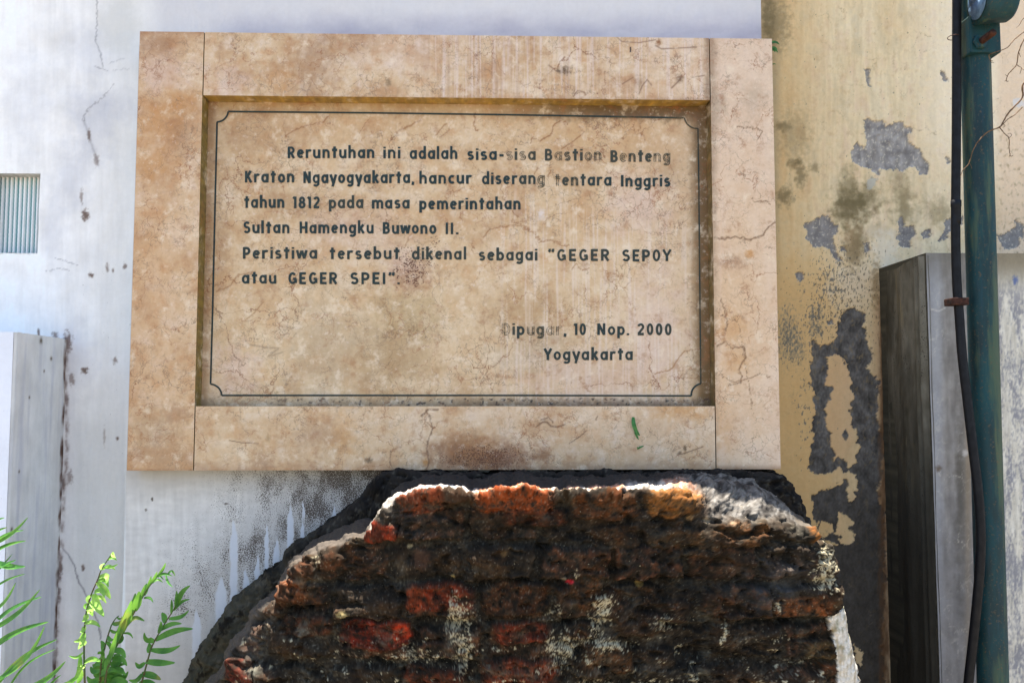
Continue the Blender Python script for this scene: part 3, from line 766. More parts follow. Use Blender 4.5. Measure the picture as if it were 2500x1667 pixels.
def stile_r(X, Y):
    c = marble(X, Y, 217); c = mixc(c, (220, 192, 166), np.full(X.shape, .45))
    c = mixc(c, (206, 164, 112), blob(X, Y, 1800, 780, 90, 330, 1.0, .4, 60, 224) * .35)
    c = stains(c, X, Y, [(1790, 640, 40, 16, BR, .35, 12), (1780, 800, 40, 40, OR, .4, 16), (1830, 620, 10, 10, OR, .8, 8), (1800, 880, 30, 30, OR, .35, 14), (1760, 1040, 30, 70, OR, .22, 14), (1840, 240, 30, 40, GY, .3, 20), (1755, 260, 20, 40, GY, .4, 16)])
    for pts, w in (([(1745, 580), (1765, 583), (1795, 578), (1830, 585), (1862, 575)], 2.4), ([(1862, 575), (1875, 555), (1897, 540)], 1.6), ([(1748, 760), (1760, 770), (1800, 785)], 1.2), ([(1750, 845), (1770, 835), (1790, 850), (1815, 845), (1822, 870), (1812, 885), (1802, 905), (1812, 920), (1808, 935), (1780, 940)], 1.9), ([(1760, 730), (1768, 750), (1775, 790), (1770, 815)], 1.6), ([(1752, 900), (1765, 920), (1790, 932), (1830, 925), (1852, 912), (1885, 920)], 1.2), ([(1840, 1010), (1800, 770)], .6), ([(1835, 485), (1840, 495), (1870, 490), (1880, 500)], 1.5), ([(1800, 310), (1850, 315), (1862, 320), (1850, 340)], 1.4)):
        wob = fbm(X / 10, Y / 10, 220, 3) * 7
        c = mixc(c, (110, 78, 48), np.exp(-(line_dist(X + wob, Y - wob, pts) / w) ** 2) * .8)
    c = mixc(c, PK, lanes(X, Y, 222, 1735, 1800) * .5)
    c = mixc(c, (122, 96, 70), sstep(1760, 1736, X + 8 * fbm(X / 12, Y / 30, 223)) * .45)
    return mixc(c, BR, sstep(1130, 1146, Y) * .4)
def rail_t(X, Y):
    c = marble(X, Y, 230)
    c = stains(c, X, Y, [(760, 170, 60, 90, BR, .3, 30), (690, 195, 40, 30, OR, .35, 16), (560, 200, 50, 40, PK, .5, 30), (830, 110, 90, 40, BR, .2, 30), (1000, 120, 160, 60, PK, .3, 50), (1380, 172, 15, 11, (86, 62, 34), .95, 7), (1364, 175, 6, 4, (86, 66, 44), .8, 5), (948, 202, 7, 10, (128, 104, 72), .7, 6), (1608, 104, 6, 8, (120, 70, 30), .8, 5), (1660, 192, 10, 9, (96, 70, 44), .6, 6), (1560, 200, 10, 16, (110, 84, 60), .4, 6)])
    c = mixc(c, (222, 202, 190), lanes(X, Y, 232, 1020, 1760) * .65)
    c = mixc(c, (168, 132, 104), lanes(X, Y, 235, 1000, 1500) * .35)
    c = mixc(c, (112, 86, 60), sstep(1712, 1736, X + 9 * fbm(X / 10, Y / 40, 236)) * .65)
    c = mixc(c, (150, 112, 80), sstep(232, 246, Y + 5 * fbm(X / 9, Y / 9, 237)) * .4)
    c = mixc(c, (50, 36, 26), sstep(2.2, 1.2, abs(X - 1539)) * sstep(7.5, 5.5, abs(Y - 122)))
    for pts, w in (([(1505, 90), (1518, 102), (1560, 105), (1600, 98)], 1.3), ([(1600, 112), (1615, 120), (1700, 116)], 1.4), ([(1520, 205), (1545, 190)], 1.6), ([(1560, 230), (1568, 210), (1580, 195), (1590, 208)], 1.6), ([(1640, 215), (1660, 196), (1664, 184)], 2), ([(1400, 236), (1410, 222), (1425, 225), (1430, 232)], 1.5), ([(1340, 160), (1360, 175)], 1.5), ([(1690, 190), (1720, 185)], 1.3)):
        c = mixc(c, (112, 80, 56), np.exp(-(line_dist(X, Y, pts) / w) ** 2) * .7)
    return c
def rail_b(X, Y):
    c = marble(X, Y, 240); c = mixc(c, (208, 184, 152), np.full(X.shape, .3))
    c = stains(c, X, Y, [(780, 1060, 70, 45, BR, .28, 24), (840, 1060, 30, 50, OR, .35, 20), (1160, 1110, 120, 40, (104, 56, 30), .48, 24), (1220, 1125, 80, 32, (96, 52, 28), .45, 16), (1130, 1100, 60, 40, BR, .5, 20), (900, 1123, 9, 6, (84, 68, 50), .8, 6), (1040, 1128, 8, 8, OR, .9, 6), (1650, 1000, 60, 22, OR, .5, 16), (1700, 1010, 30, 28, OR, .35, 14), (1330, 1110, 18, 20, BR, .6, 10), (1672, 1094, 4, 7, (70, 56, 40), .9, 4), (1660, 1105, 5, 4, (90, 70, 50), .8, 4), (1690, 1110, 30, 50, OR, .25, 16), (640, 1120, 30, 24, BR, .3, 14), (655, 1070, 6, 8, (140, 112, 70), .5, 5), (1160, 1163 - 60, 50, 50, OR, .3, 16)])
    dirt = sstep(1118, 1150, Y + 18 * fbm(X / 30, Y / 18, 242)) * (.45 + .6 * fbm(X / 70, Y / 40, 243))
    c = mixc(c, (118, 76, 48), np.clip(dirt, 0, 1) * .7)
    for pts, w in (([(1040, 1000), (1050, 1020), (1056, 1050), (1045, 1075), (1042, 1100), (1048, 1130), (1040, 1146)], 1.7), ([(1030, 1015), (1045, 1000), (1068, 1000)], 2.4), ([(1310, 1040), (1325, 1030), (1335, 1030), (1345, 1040), (1362, 1042), (1378, 1036)], 2.2), ([(1320, 1025), (1340, 1018), (1350, 1032)], 1.4), ([(1390, 1082), (1420, 1062), (1430, 1052)], 1.3), ([(560, 1075), (590, 1080), (630, 1082)], 1), ([(1655, 1110), (1690, 1100), (1715, 1090)], 1.3), ([(955, 1100), (952, 1130), (960, 1145)], 1.3), ([(1455, 1025), (1460, 1015)], 1.2)):
        wob = fbm(X / 8, Y / 8, 244, 3) * 4
        c = mixc(c, (98, 70, 48), np.exp(-(line_dist(X + wob, Y, pts) / w) ** 2) * .75)
    return c
def rail_b_speck(X, Y):
    return np.clip(blob(X, Y, 1190, 1120, 140, 45, .9, .4, 30, 3) * .75 + .05, 0, 1)
def panel_col(X, Y):
    c = marble(X, Y, 250); c = mixc(c, (206, 176, 132), np.full(X.shape, .3))
    c = mixc(c, (222, 200, 164), blob(X, Y, 1000, 830, 480, 160, 1, .5, 70, 251) * .4 + blob(X, Y, 1550, 720, 160, 220, 1, .5, 60, 249) * .3)
    c = stains(c, X, Y, [(790, 850, 100, 120, GY, .3, 40), (960, 860, 100, 100, (150, 118, 76), .5, 40), (1000, 760, 80, 60, (160, 132, 84), .4, 30), (1290, 760, 110, 60, (164, 128, 84), .5, 40), (1300, 860, 90, 60, GY, .35, 30), (620, 330, 90, 60, (166, 124, 80), .5, 40), (700, 490, 70, 50, (158, 122, 82), .35, 30), (1000, 670, 60, 45, (118, 66, 36), .40, 12), (980, 640, 40, 40, PK, .4, 20), (1600, 400, 90, 60, (186, 146, 100), .4, 40), (1450, 330, 200, 60, (188, 144, 92), .35, 50), (1560, 500, 80, 80, PK, .5, 40), (1600, 800, 80, 140, PK, .45, 40), (1440, 930, 160, 70, PK, .4, 40), (580, 900, 60, 60, PK, .5, 30), (870, 560, 130, 60, PK, .35, 40), (1322, 523, 9, 15, (220, 205, 196), .9, 6), (1340, 550, 6, 5, (212, 198, 188), .5, 5), (530, 700, 30, 60, OR, .3, 16), (540, 620, 20, 120, BR, .18, 16), (1420, 520, 60, 40, OR, .18, 20), (1630, 430, 30, 40, GY, .2, 10)])
    c = mixc(c, (224, 206, 192), lanes(X, Y, 252, 1190, 1720) * sstep(520, 620, Y + .25 * (1700 - X)) * .5)
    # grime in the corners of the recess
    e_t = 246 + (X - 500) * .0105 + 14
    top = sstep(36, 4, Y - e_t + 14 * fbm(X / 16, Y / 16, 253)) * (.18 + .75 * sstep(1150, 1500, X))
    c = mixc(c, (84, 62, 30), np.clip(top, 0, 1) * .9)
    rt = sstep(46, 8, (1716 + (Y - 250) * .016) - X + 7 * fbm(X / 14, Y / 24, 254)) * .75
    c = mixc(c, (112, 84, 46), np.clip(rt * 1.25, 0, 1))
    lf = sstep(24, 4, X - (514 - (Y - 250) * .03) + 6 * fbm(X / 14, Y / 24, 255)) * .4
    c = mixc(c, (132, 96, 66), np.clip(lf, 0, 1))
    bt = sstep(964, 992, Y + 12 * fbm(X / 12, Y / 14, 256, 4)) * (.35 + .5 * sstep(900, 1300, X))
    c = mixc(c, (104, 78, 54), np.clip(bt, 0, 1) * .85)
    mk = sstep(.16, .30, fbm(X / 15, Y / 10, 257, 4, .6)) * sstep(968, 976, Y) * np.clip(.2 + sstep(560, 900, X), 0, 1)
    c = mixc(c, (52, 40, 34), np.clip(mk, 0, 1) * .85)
    # named veins of rusty brown
    for pts, w, a in (([(700, 330), (720, 318), (750, 306), (790, 298), (800, 285)], 1.8, .6), ([(690, 300), (700, 335)], 1.3, .4), ([(965, 325), (1000, 308), (1030, 292)], 2.2, .6), ([(1160, 275), (1158, 312), (1166, 320)], 1.8, .7), ([(1065, 330), (1085, 305), (1100, 300), (1095, 320), (1075, 335)], 1.5, .5), ([(1295, 350), (1300, 335), (1320, 343), (1345, 330), (1352, 305), (1370, 295), (1385, 305)], 1.7, .7), ([(1415, 310), (1425, 325), (1400, 345), (1370, 365)], 1.6, .6), ([(1565, 300), (1560, 315), (1568, 335), (1580, 350)], 1.6, .6), ([(1305, 425), (1310, 412), (1340, 400), (1346, 415), (1338, 430)], 1.8, .6), ([(1180, 580), (1195, 560), (1230, 552), (1270, 550), (1310, 572), (1316, 590), (1345, 586), (1375, 598), (1390, 600)], 1.7, .6), ([(1250, 535), (1260, 545), (1285, 540)], 1.6, .6), ([(1395, 660), (1405, 645), (1420, 660), (1440, 655)], 1.3, .5), ([(1480, 665), (1500, 668), (1520, 675)], 1.4, .5), ([(530, 710), (560, 700), (580, 672), (620, 665)], 2.0, .5), ([(600, 780), (620, 765), (640, 740)], 1.5, .45), ([(1580, 905), (1600, 912), (1640, 900), (1660, 870), (1670, 858), (1710, 850)], 1.4, .6), ([(1650, 930), (1660, 922), (1690, 922), (1715, 920)], 1.5, .5), ([(1410, 920), (1430, 940), (1440, 958)], 2.2, .45), ([(990, 600), (1000, 575), (1010, 566)], 2, .4)):
        wob = fbm(X / 9, Y / 9, 258, 3) * 8
        c = mixc(c, (128, 78, 36), np.exp(-(line_dist(X + wob, Y - wob, pts) / w) ** 2) * a)
    c = mixc(c, (136, 112, 84), np.exp(-(line_dist(X + 4 * fbm(X / 7, Y / 7, 259, 3), Y, [(600, 840), (650, 848), (680, 850), (655, 870), (690, 860)]) / 2.0) ** 2) * .5)
    return c
def panel_speck(X, Y):
    return np.clip(blob(X, Y, 1005, 655, 50, 60, .9, .6, 16, 3) * .75 + blob(X, Y, 1065, 600, 25, 45, .9, .6, 12, 4) * .5 + .05, 0, 1)

L_T, L_B = at(344, 78, 0), at(307, 1151.5, 0)
R_T, R_B = at(1887.5, 94.7, 0), at(1902.8, 1142, 0)
fx0, fx1 = (L_T[0] + L_B[0]) / 2, (R_T[0] + R_B[0]) / 2
fz1, fz0 = (L_T[2] + R_T[2]) / 2, (L_B[2] + R_B[2]) / 2
ix0 = (at(497.5, 232, 0)[0] + at(474, 993, 0)[0]) / 2
ix1 = (at(1737, 246, 0)[0] + at(1743, 990, 0)[0]) / 2
iz1 = (at(497, 232, 0)[2] + at(1738, 246, 0)[2]) / 2
iz0 = (at(474, 993, 0)[2] + at(1742, 990, 0)[2]) / 2
ST = 0.0019
g = 0.0011
flat = lambda X, Z, a, b: 0.0006 * fbm(X * 9, Z * 9, 261, 3)
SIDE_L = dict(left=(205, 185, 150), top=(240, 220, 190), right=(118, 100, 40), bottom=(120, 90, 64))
link("side_stile", slab_mesh("side_stile", axis(fx0, ix0 - g, ST), axis(fz0, fz1, ST), 0, PYN, stile_l, SIDE_L, lambda X, Y: np.full(X.shape, .06)), mmat, plaque)
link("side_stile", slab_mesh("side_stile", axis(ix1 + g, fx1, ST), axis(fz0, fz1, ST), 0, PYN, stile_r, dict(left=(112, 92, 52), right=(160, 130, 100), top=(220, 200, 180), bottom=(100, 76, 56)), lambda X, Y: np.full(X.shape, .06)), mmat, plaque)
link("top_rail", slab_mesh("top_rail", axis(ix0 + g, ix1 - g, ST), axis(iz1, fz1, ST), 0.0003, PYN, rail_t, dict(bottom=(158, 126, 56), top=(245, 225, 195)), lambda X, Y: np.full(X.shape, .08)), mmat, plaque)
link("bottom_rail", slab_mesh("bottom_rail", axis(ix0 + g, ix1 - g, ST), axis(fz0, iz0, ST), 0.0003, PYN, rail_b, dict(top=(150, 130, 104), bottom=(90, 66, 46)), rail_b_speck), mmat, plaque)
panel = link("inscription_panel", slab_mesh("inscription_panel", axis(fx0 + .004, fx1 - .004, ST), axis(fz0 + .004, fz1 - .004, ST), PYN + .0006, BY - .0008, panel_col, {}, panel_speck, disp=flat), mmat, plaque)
tag(plaque, "large framed beige marble plaque with dark green Indonesian inscription, hung on the white wall", "plaque")
# a dark peg behind its right edge
b0 = at(1900, 528, 0.06)
V, f, tr = tube_np(np.array([[fx1 - .02, .052, b0[2]], [fx1 + .0085, .052, b0[2]], [fx1 + .0095, .052, b0[2]]]), [.020, .020, .012], 20)
V[:, 1] = .052 + (V[:, 1] - .052) * .2
iron = simple("dark_iron", (40, 36, 32), (24, 22, 20), 80, .6, .4, .3)
link("fixing_peg", mesh_np("fixing_peg", V, f, tris=tr), iron, plaque)

# ------------------------------------------------------------------ lettering (drawn as single strokes)
def E(cx, cy, rx, ry, a0, a1, n=12):
    return [(cx + rx * math.cos(R(a0 + (a1 - a0) * k / n)), cy + ry * math.sin(R(a0 + (a1 - a0) * k / n))) for k in range(n + 1)]
BOWL_L = E(.27, .37, .18, .285, 38, 322, 18)
BOWL_R = E(.29, .37, .18, .285, 142, -142, 18)
ARCH = [(.1, .45)] + E(.29, .45, .18, .22, 170, 0, 9) + [(.47, 0)]
def S_(cx, w, h):
    r1, r2 = h * .235, h * .265 - 0.0
    top = h - .085; bot = .085
    mid = bot + (top - bot) * .52
    a = E(cx, (top + mid) / 2, w * .92, (top - mid) / 2, 28, 270, 12)
    b = E(cx, (mid + bot) / 2, w, (mid - bot) / 2, 90, -152, 12)
    return a + b[1:]
G = {
 'a': (.57, [BOWL_L, [(.47, .76), (.46, 0)]]), 'b': (.57, [[(.1, 1.12), (.1, 0)], BOWL_R]),
 'c': (.49, [E(.29, .375, .19, .285, 48, 312, 16)]), 'd': (.57, [BOWL_L, [(.47, 1.12), (.47, 0)]]),
 'e': (.54, [[(.1, .40), (.45, .40)], E(.28, .375, .18, .285, 5, 318, 18)]),
 'g': (.57, [BOWL_L, [(.47, .76), (.46, .0)] + E(.27, -.04, .19, .17, 5, -150, 10)]),
 'h': (.58, [[(.1, 1.12), (.1, 0)], ARCH]), 'i': (.20, [[(.1, .75), (.1, 0)], [(.1, 1.0), (.1, .86)]]),
 'k': (.53, [[(.1, 1.12), (.1, 0)], [(.12, .30), (.43, .75)], [(.22, .44), (.46, 0)]]), 'l': (.20, [[(.1, 1.12), (.1, 0)]]),
 'm': (.88, [[(.1, .75), (.1, 0)], [(.1, .45)] + E(.27, .45, .165, .22, 170, 0, 8) + [(.435, 0)], [(.435, .45)] + E(.605, .45, .17, .22, 170, 0, 8) + [(.775, 0)]]),
 'n': (.58, [[(.1, .75), (.1, 0)], ARCH]), 'o': (.56, [E(.28, .375, .185, .285, 90, 450, 24)]),
 'p': (.57, [[(.1, .75), (.1, -.28)], BOWL_R]), 'r': (.43, [[(.1, .75), (.1, 0)], [(.1, .45)] + E(.29, .45, .18, .22, 170, 50, 8)]),
 's': (.48, [S_(.24, .15, .75)]), 't': (.44, [[(.22, 1.0), (.22, 0)], [(.03, .70), (.42, .70)]]),
 'u': (.57, [[(.1, .75), (.1, .30)] + E(.28, .30, .18, .22, 180, 352, 9), [(.47, .75), (.47, 0)]]),
 'w': (.76, [[(.05, .75), (.21, .02)], [(.19, .02), (.38, .70)], [(.38, .70), (.57, .02)], [(.55, .02), (.71, .75)]]),
 'y': (.54, [[(.05, .75), (.27, .04)], [(.49, .75), (.22, -.28)]]),
 'R': (.57, [[(.1, 1), (.1, 0)], [(.1, .915), (.27, .915)] + E(.27, .69, .18, .225, 80, -90, 9) + [(.1, .465)], [(.26, .46), (.48, 0)]]),
 'B': (.58, [[(.1, 1), (.1, 0)], [(.1, .915), (.27, .915)] + E(.27, .72, .16, .195, 80, -90, 9) + [(.1, .525)], [(.12, .52), (.28, .52)] + E(.28, .3, .19, .215, 80, -90, 9) + [(.1, .085)]]),
 'K': (.57, [[(.1, 1), (.1, 0)], [(.12, .40), (.45, 1)], [(.22, .56), (.49, 0)]]),
 'N': (.62, [[(.1, 1), (.1, 0)], [(.1, .98), (.5, .02)], [(.5, 1), (.5, 0)]]), 'I': (.22, [[(.11, 1), (.11, 0)]]),
 '1': (.30, [[(.19, 1), (.19, 0)], [(.17, .96), (.04, .82)]]),
 '8': (.54, [E(.27, .72, .145, .195, -90, 270, 20), E(.27, .30, .175, .215, 90, 450, 22)]),
 '2': (.53, [E(.26, .70, .165, .215, 165, -25, 12) + [(.09, .12)], [(.05, .085), (.47, .085)]]),
 'S': (.56, [S_(.28, .18, 1.0)]), 'H': (.62, [[(.1, 1), (.1, 0)], [(.52, 1), (.52, 0)], [(.1, .5), (.52, .5)]]),
 'P': (.55, [[(.1, 1), (.1, 0)], [(.1, .915), (.27, .915)] + E(.27, .67, .18, .245, 80, -90, 9) + [(.1, .425)]]),
 'E': (.50, [[(.1, 1), (.1, 0)], [(.1, .915), (.46, .915)], [(.1, .51), (.41, .51)], [(.1, .085), (.46, .085)]]),
 'G': (.62, [E(.31, .5, .20, .415, 42, 318, 18), [(.34, .44), (.555, .44)], [(.51, .46), (.51, .08)]]),
 'O': (.56, [E(.28, .5, .175, .415, 90, 450, 26)]), '0': (.50, [E(.25, .5, .15, .415, 90, 450, 26)]),
 'Y': (.56, [[(.04, 1), (.29, .44)], [(.53, 1), (.27, .44)], [(.28, .5), (.28, 0)]]),
 'D': (.58, [[(.1, 1), (.1, 0)], [(.1, .915), (.22, .915)] + E(.22, .5, .25, .415, 82, -82, 12) + [(.1, .085)]]),
 ',': (.20, [[(.12, .13), (.07, -.16)]]), '.': (.20, [[(.1, 0), (.1, .16)]]), '-': (.38, [[(.04, .40), (.34, .40)]]),
 '"': (.44, [[(.13, 1.03), (.14, .90)], [(.165, .92), (.075, .76)], [(.34, 1.03), (.35, .90)], [(.375, .92), (.285, .76)]]),
}
LINES = [
 (('Reruntuhan', 702.5, 914, 386.6, 0), ('ini', 935.8, 977.5, 387.2, 0), ('adalah', 1000.4, 1116.9, 388.7, 0), ('sisa-sisa', 1140.7, 1308.2, 391, 'fade5'), ('Bastion', 1330.6, 1468.9, 392.5, .62), ('Benteng', 1491, 1636, 395.8, .62)),
 (('Kraton', 597.7, 718.3, 446, .1), ('Ngayogyakarta,', 741, 1011, 447.5, 0), ('hancur', 1023.6, 1151.7, 449, 0), ('diserang', 1176.8, 1329.8, 450, 'end1'), ('tentara', 1354, 1493, 453.7, 'start3'), ('Inggris', 1516, 1636, 456, .05)),
 (('tahun', 596, 694, 507.8, .05), ('1812', 715, 781, 508.7, .1), ('pada', 803, 886.6, 508.7, .3), ('masa', 908, 1000, 509.6, .05), ('pemerintahan', 1024, 1271, 511.6, 0)),
 (('Sultan', 594, 707, 569.8, 0), ('Hamengku', 731.7, 912, 570, 0), ('Buwono', 935, 1065, 571, .05), ('II.', 1087, 1119.5, 572, .1)),
 (('Peristiwa', 593, 774, 631.8, .15), ('tersebut', 804, 976, 633, .1), ('dikenal', 1005.8, 1138, 634, .25), ('sebagai', 1169, 1312, 636, .25), ('"GEGER', 1337.5, 1488, 637, .3), ('SEPOY', 1518.6, 1638.5, 638, .15)),
 (('atau', 590.8, 674.5, 692.5, .05), ('GEGER', 703, 824, 693.4, .05), ('SPEI".', 854.7, 976.6, 694, .05)),
 (('Dipugar,', 1227, 1382.6, 818, 'dip'), ('10', 1400.8, 1431, 818, .1), ('Nop.', 1458.7, 1536.5, 818, .05), ('2000', 1555.6, 1640, 818, .3)),
 (('Yogyakarta', 1328.6, 1545, 879, .1),),
]
CAP, HW = 28.4, 0.106
def ribbon(pts, hw):
    P = np.array(pts, float); n = len(P)
    closed = n > 3 and np.hypot(*(P[0] - P[-1])) < 1e-6
    T = np.zeros_like(P)
    T[1:-1] = P[2:] - P[:-2]; T[0] = P[1] - P[0]; T[-1] = P[-1] - P[-2]
    if closed: T[0] = T[-1] = P[1] - P[-2]
    T /= np.linalg.norm(T, axis=1)[:, None] + 1e-9
    N = np.stack([-T[:, 1], T[:, 0]], 1)
    return P + N * hw, P, P - N * hw

paint = NT("dark_green_letter_paint")
nz1 = paint.noise(160, 4, .65).outputs[0]; nz2 = paint.noise(700, 3, .6).outputs[0]
pc = paint.mix(paint.ramp(nz1, .3, .7), rgb((22, 36, 35)), rgb((36, 56, 56)))
pc = paint.mix(paint.math('MULTIPLY', paint.attr("wear").outputs["Fac"], .6), pc, rgb((108, 92, 58)))
w_ = paint.math('ADD', paint.math('MULTIPLY', paint.attr("wear").outputs["Fac"], .62), paint.math('ADD', paint.math('MULTIPLY', nz1, .5), paint.math('MULTIPLY', nz2, .25)))
gone = paint.ramp(w_, .62, .86)
tr_ = paint.n("ShaderNodeBsdfTransparent"); mx_ = paint.n("ShaderNodeMixShader")
paint.done(pc, .55, None, .35)
paint.set(mx_, 0, gone); paint.t.links.new(paint.b.outputs[0], mx_.inputs[1]); paint.t.links.new(tr_.outputs[0], mx_.inputs[2])
paint.t.links.new(mx_.outputs[0], paint.out.inputs[0])

PB = PYN - 0.0006
for ln in LINES:
    for (word, xa, xb, base, wear) in ln:
        VV, FF, WW = [], [], []
        gap = .13
        tot = sum(G[ch][0] for ch in word) + gap * (len(word) - 1) - .02
        sx = (xb - xa) / (tot * CAP)
        xcur = -.01
        for ci, ch in enumerate(word):
            w = wear
            if wear == 'fade5': w = 0.0 if ci < 5 else .5 + .25 * (ci % 2)
            elif wear == 'end1': w = .7 if ci == len(word) - 1 else (.25 if ci > 4 else .02)
            elif wear == 'start3': w = (.75, .5, .6, .25, .1, .2, .05)[ci]
            elif wear == 'dip': w = (.85, .45, .15, .75, .6, .85, .8, .15)[ci]
            elif w >= .6: w = (.45, .75, .6, .35, .5, .75, .7)[ci % 7]
            adv, strokes = G[ch]
            # keep stems equally thick whatever the width scaling
            jx, jy = random.uniform(-.008, .008), random.uniform(-.010, .010)
            for si, s in enumerate(strokes):
                pts = [((xcur + x + jx) * sx, y + jy) for x, y in s]
                hw = HW * (1.0 + random.uniform(-.05, .08)) * (.93 if len(pts) > 4 else 1.0)
                rows = ribbon(pts, hw)
                k = len(pts); b0 = len(VV)
                yo = PB - .00013 * si - .00002 * (ci % 3)
                for r_, row in enumerate(rows):
                    for (x, y) in row:
                        VV.append(at(xa + x * CAP, base - y * CAP, yo))
                        WW.append(w * (1.0 if r_ == 1 else .55))
                for r_ in range(2):
                    for q in range(k - 1):
                        i0 = b0 + r_ * k + q
                        FF.append((i0, i0 + k, i0 + k + 1, i0 + 1))
            xcur += adv + gap
        me = mesh_np("painted_word", np.array(VV), FF, extra={"wear": np.array(WW)}, smooth=False)
        link("painted_word", me, paint.m, panel)
# border line with notched corners
def arc(c, a, b, n=10):
    va, vb = np.subtract(a, c), np.subtract(b, c)
    t0, t1 = math.atan2(va[1], va[0]), math.atan2(vb[1], vb[0])
    d = (t1 - t0 + math.pi) % (2 * math.pi) - math.pi
    ra, rb = np.hypot(*va), np.hypot(*vb)
    return [(c[0] + (ra + (rb - ra) * k / n) * math.cos(t0 + d * k / n), c[1] + (ra + (rb - ra) * k / n) * math.sin(t0 + d * k / n)) for k in range(n + 1)]
segs = [[(557, 272.8), (900, 276), (1250, 280.8), (1671, 288.2)], arc((1703, 285), (1671, 288.2), (1704, 314)), [(1704, 314), (1706, 440), (1709, 750), (1711, 936.6)],
        arc((1713, 966), (1711, 936.6), (1688, 966)), [(1688, 966), (1250, 965), (800, 965), (541, 965)], arc((514, 967), (541, 965), (514, 937.5)), [(514, 937.5), (519, 760), (525, 500), (530, 298)], arc((529, 272), (530, 298), (557, 272.8))]
VV, FF, WW = [], [], []
for si, s in enumerate(segs):
    P = []
    for a, b in zip(s[:-1], s[1:]):
        kk = 1 if len(s) > 6 else 40
        for q in range(kk): P.append((a[0] + (b[0] - a[0]) * q / kk, a[1] + (b[1] - a[1]) * q / kk))
    P.append(s[-1])
    rows = ribbon(P, 2.1 if si not in (1, 2) else 1.7); k = len(P); b0 = len(VV)
    for r_, row in enumerate(rows):
        for (x, y), (mx, my) in zip(row, P):
            VV.append(at(x, y, PB - .0001 * (si % 2)))
            w = .05
            if si == 0 and mx > 1480: w = .25 + .3 * math.sin(mx * .05)
            if si == 1: w = .5
            if si == 2: w = .15 + .35 * math.sin(my * .023) ** 2
            WW.append(w)
    for r_ in range(2):
        for q in range(k - 1):
            i0 = b0 + r_ * k + q; FF.append((i0, i0 + k, i0 + k + 1, i0 + 1))
link("border_line", mesh_np("border_line", np.array(VV), FF, extra={"wear": np.array(WW)}, smooth=False), paint.m, panel)

# leaf stuck to the bottom rail
leafm = NT("fresh_leaf_green")
lc = leafm.mix(leafm.ramp(leafm.noise(90, 3, .6).outputs[0], .35, .65), rgb((44, 100, 44)), rgb((78, 134, 62)))
leafm.done(lc, .5, None, .35)
def blade(path, width, fold=.25, up=None, n=9, curl=0.0, tipw=.05):
    """a leaf: centre line path, lens shaped outline, folded along the midrib"""
    P = smooth_path(path, 5); n = len(P)
    T = np.gradient(P, axis=0); T /= np.linalg.norm(T, axis=1)[:, None]
    ref = np.array([0, -1.0, 0.25]) if up is None else np.asarray(up, float)
    V, F = [], []
    for i in range(n):
        t = i / (n - 1)
        w = width * (math.sin(math.pi * min(1, (t * .86 + .12))) ** .75) * (1 - .15 * t)
        if i == n - 1: w = width * tipw
        s = np.cross(T[i], ref); s /= np.linalg.norm(s) + 1e-9
        nn = np.cross(s, T[i])
        V += [P[i] - s * w + nn * fold * w, P[i], P[i] + s * w + nn * fold * w]
    for i in range(n - 1):
        a = i * 3
        F += [(a, a + 1, a + 4, a + 3), (a + 1, a + 2, a + 5, a + 4)]
    return np.array(V), F
bag = Bag()
lp = [at(1546, 1018, -.001), at(1547, 1035, -.007), at(1553, 1052, -.006), at(1562, 1063, -.003)]
bag.add(*blade(lp, .0052)); 
bag.add(*blade([at(1549, 1040, -.004), at(1552, 1058, -.004), at(1559, 1073, -.002)], .0030))
bag.add(*blade([at(1556, 1096, -.001), at(1562, 1092, -.005), at(1572, 1088, -.003)], .0022))
bag.tube([at(1556, 1090, -.002), at(1557, 1097, -.002)], .0006, 6)
tag(link("stuck_leaf", bag.mesh("stuck_leaf"), leafm.m), "small green leaf stuck to the lower marble rail of the plaque", "leaf")
# weed at the top right
bag = Bag()
for (a, b, w) in (((1886, 103), (1899, 108), .004), ((1888, 104), (1903, 110), .003), ((1886, 116), (1897, 124), .004), ((1886, 120), (1899, 129), .003), ((1886, 108), (1900, 104), .003), ((1886, 124), (1892, 128), .003), ((1886, 160), (1894, 158), .002)):
    bag.add(*blade([at(a[0] - 8, a[1], .15), at((a[0] + b[0]) / 2, (a[1] + b[1]) / 2 - 2, .14), at(b[0], b[1], .135)], w))
bag.tube([at(1880, 98, .16), at(1884, 108, .14), at(1883, 130, .14), at(1882, 162, .14)], .001, 6)
tag(link("wall_weed", bag.mesh("wall_weed"), leafm.m), "tiny green weed sprouting behind the plaque's top right corner", "weed")

# ------------------------------------------------------------------ the brick ruin
ruin = empty("brick_ruin", (at(1300, 1667, -.2)[0], -.1, 0))
CORE_Y = -0.27
CORE = [(380, 2000, .05), (455, 1740, .05), (512, 1667, .05), (548, 1600, .045), (592, 1528, .045), (640, 1480, .04), (672, 1440, .04), (700, 1385, .035), (745, 1362, .03), (790, 1338, .025), (845, 1316, .022), (892, 1302, .02), (912, 1270, .02), (940, 1240, .02), (972, 1214, .02), (1010, 1198, .022), (1060, 1192, .022), (1110, 1194, .022), (1150, 1203, .022), (1185, 1193, .022), (1240, 1188, .02),
        (1300, 1190, .02), (1350, 1198, .02), (1420, 1194, .02), (1500, 1196, .02), (1545, 1190, .025), (1600, 1186, .03), (1660, 1184, .05), (1720, 1184, .09), (1790, 1186, .13), (1850, 1192, .15), (1900, 1208, .14), (1940, 1232, .12), (1972, 1262, .08), (1996, 1290, .04), (2002, 1310, .03), (1996, 1322, .02), (2036, 1328, .02), (2044, 1360, .03), (2052, 1420, .035), (2060, 1462, .035), (2058, 1486, .03), (2070, 1530, .04), (2084, 1600, .04), (2096, 1667, .04), (2108, 1760, .04), (2125, 2000, .05)]
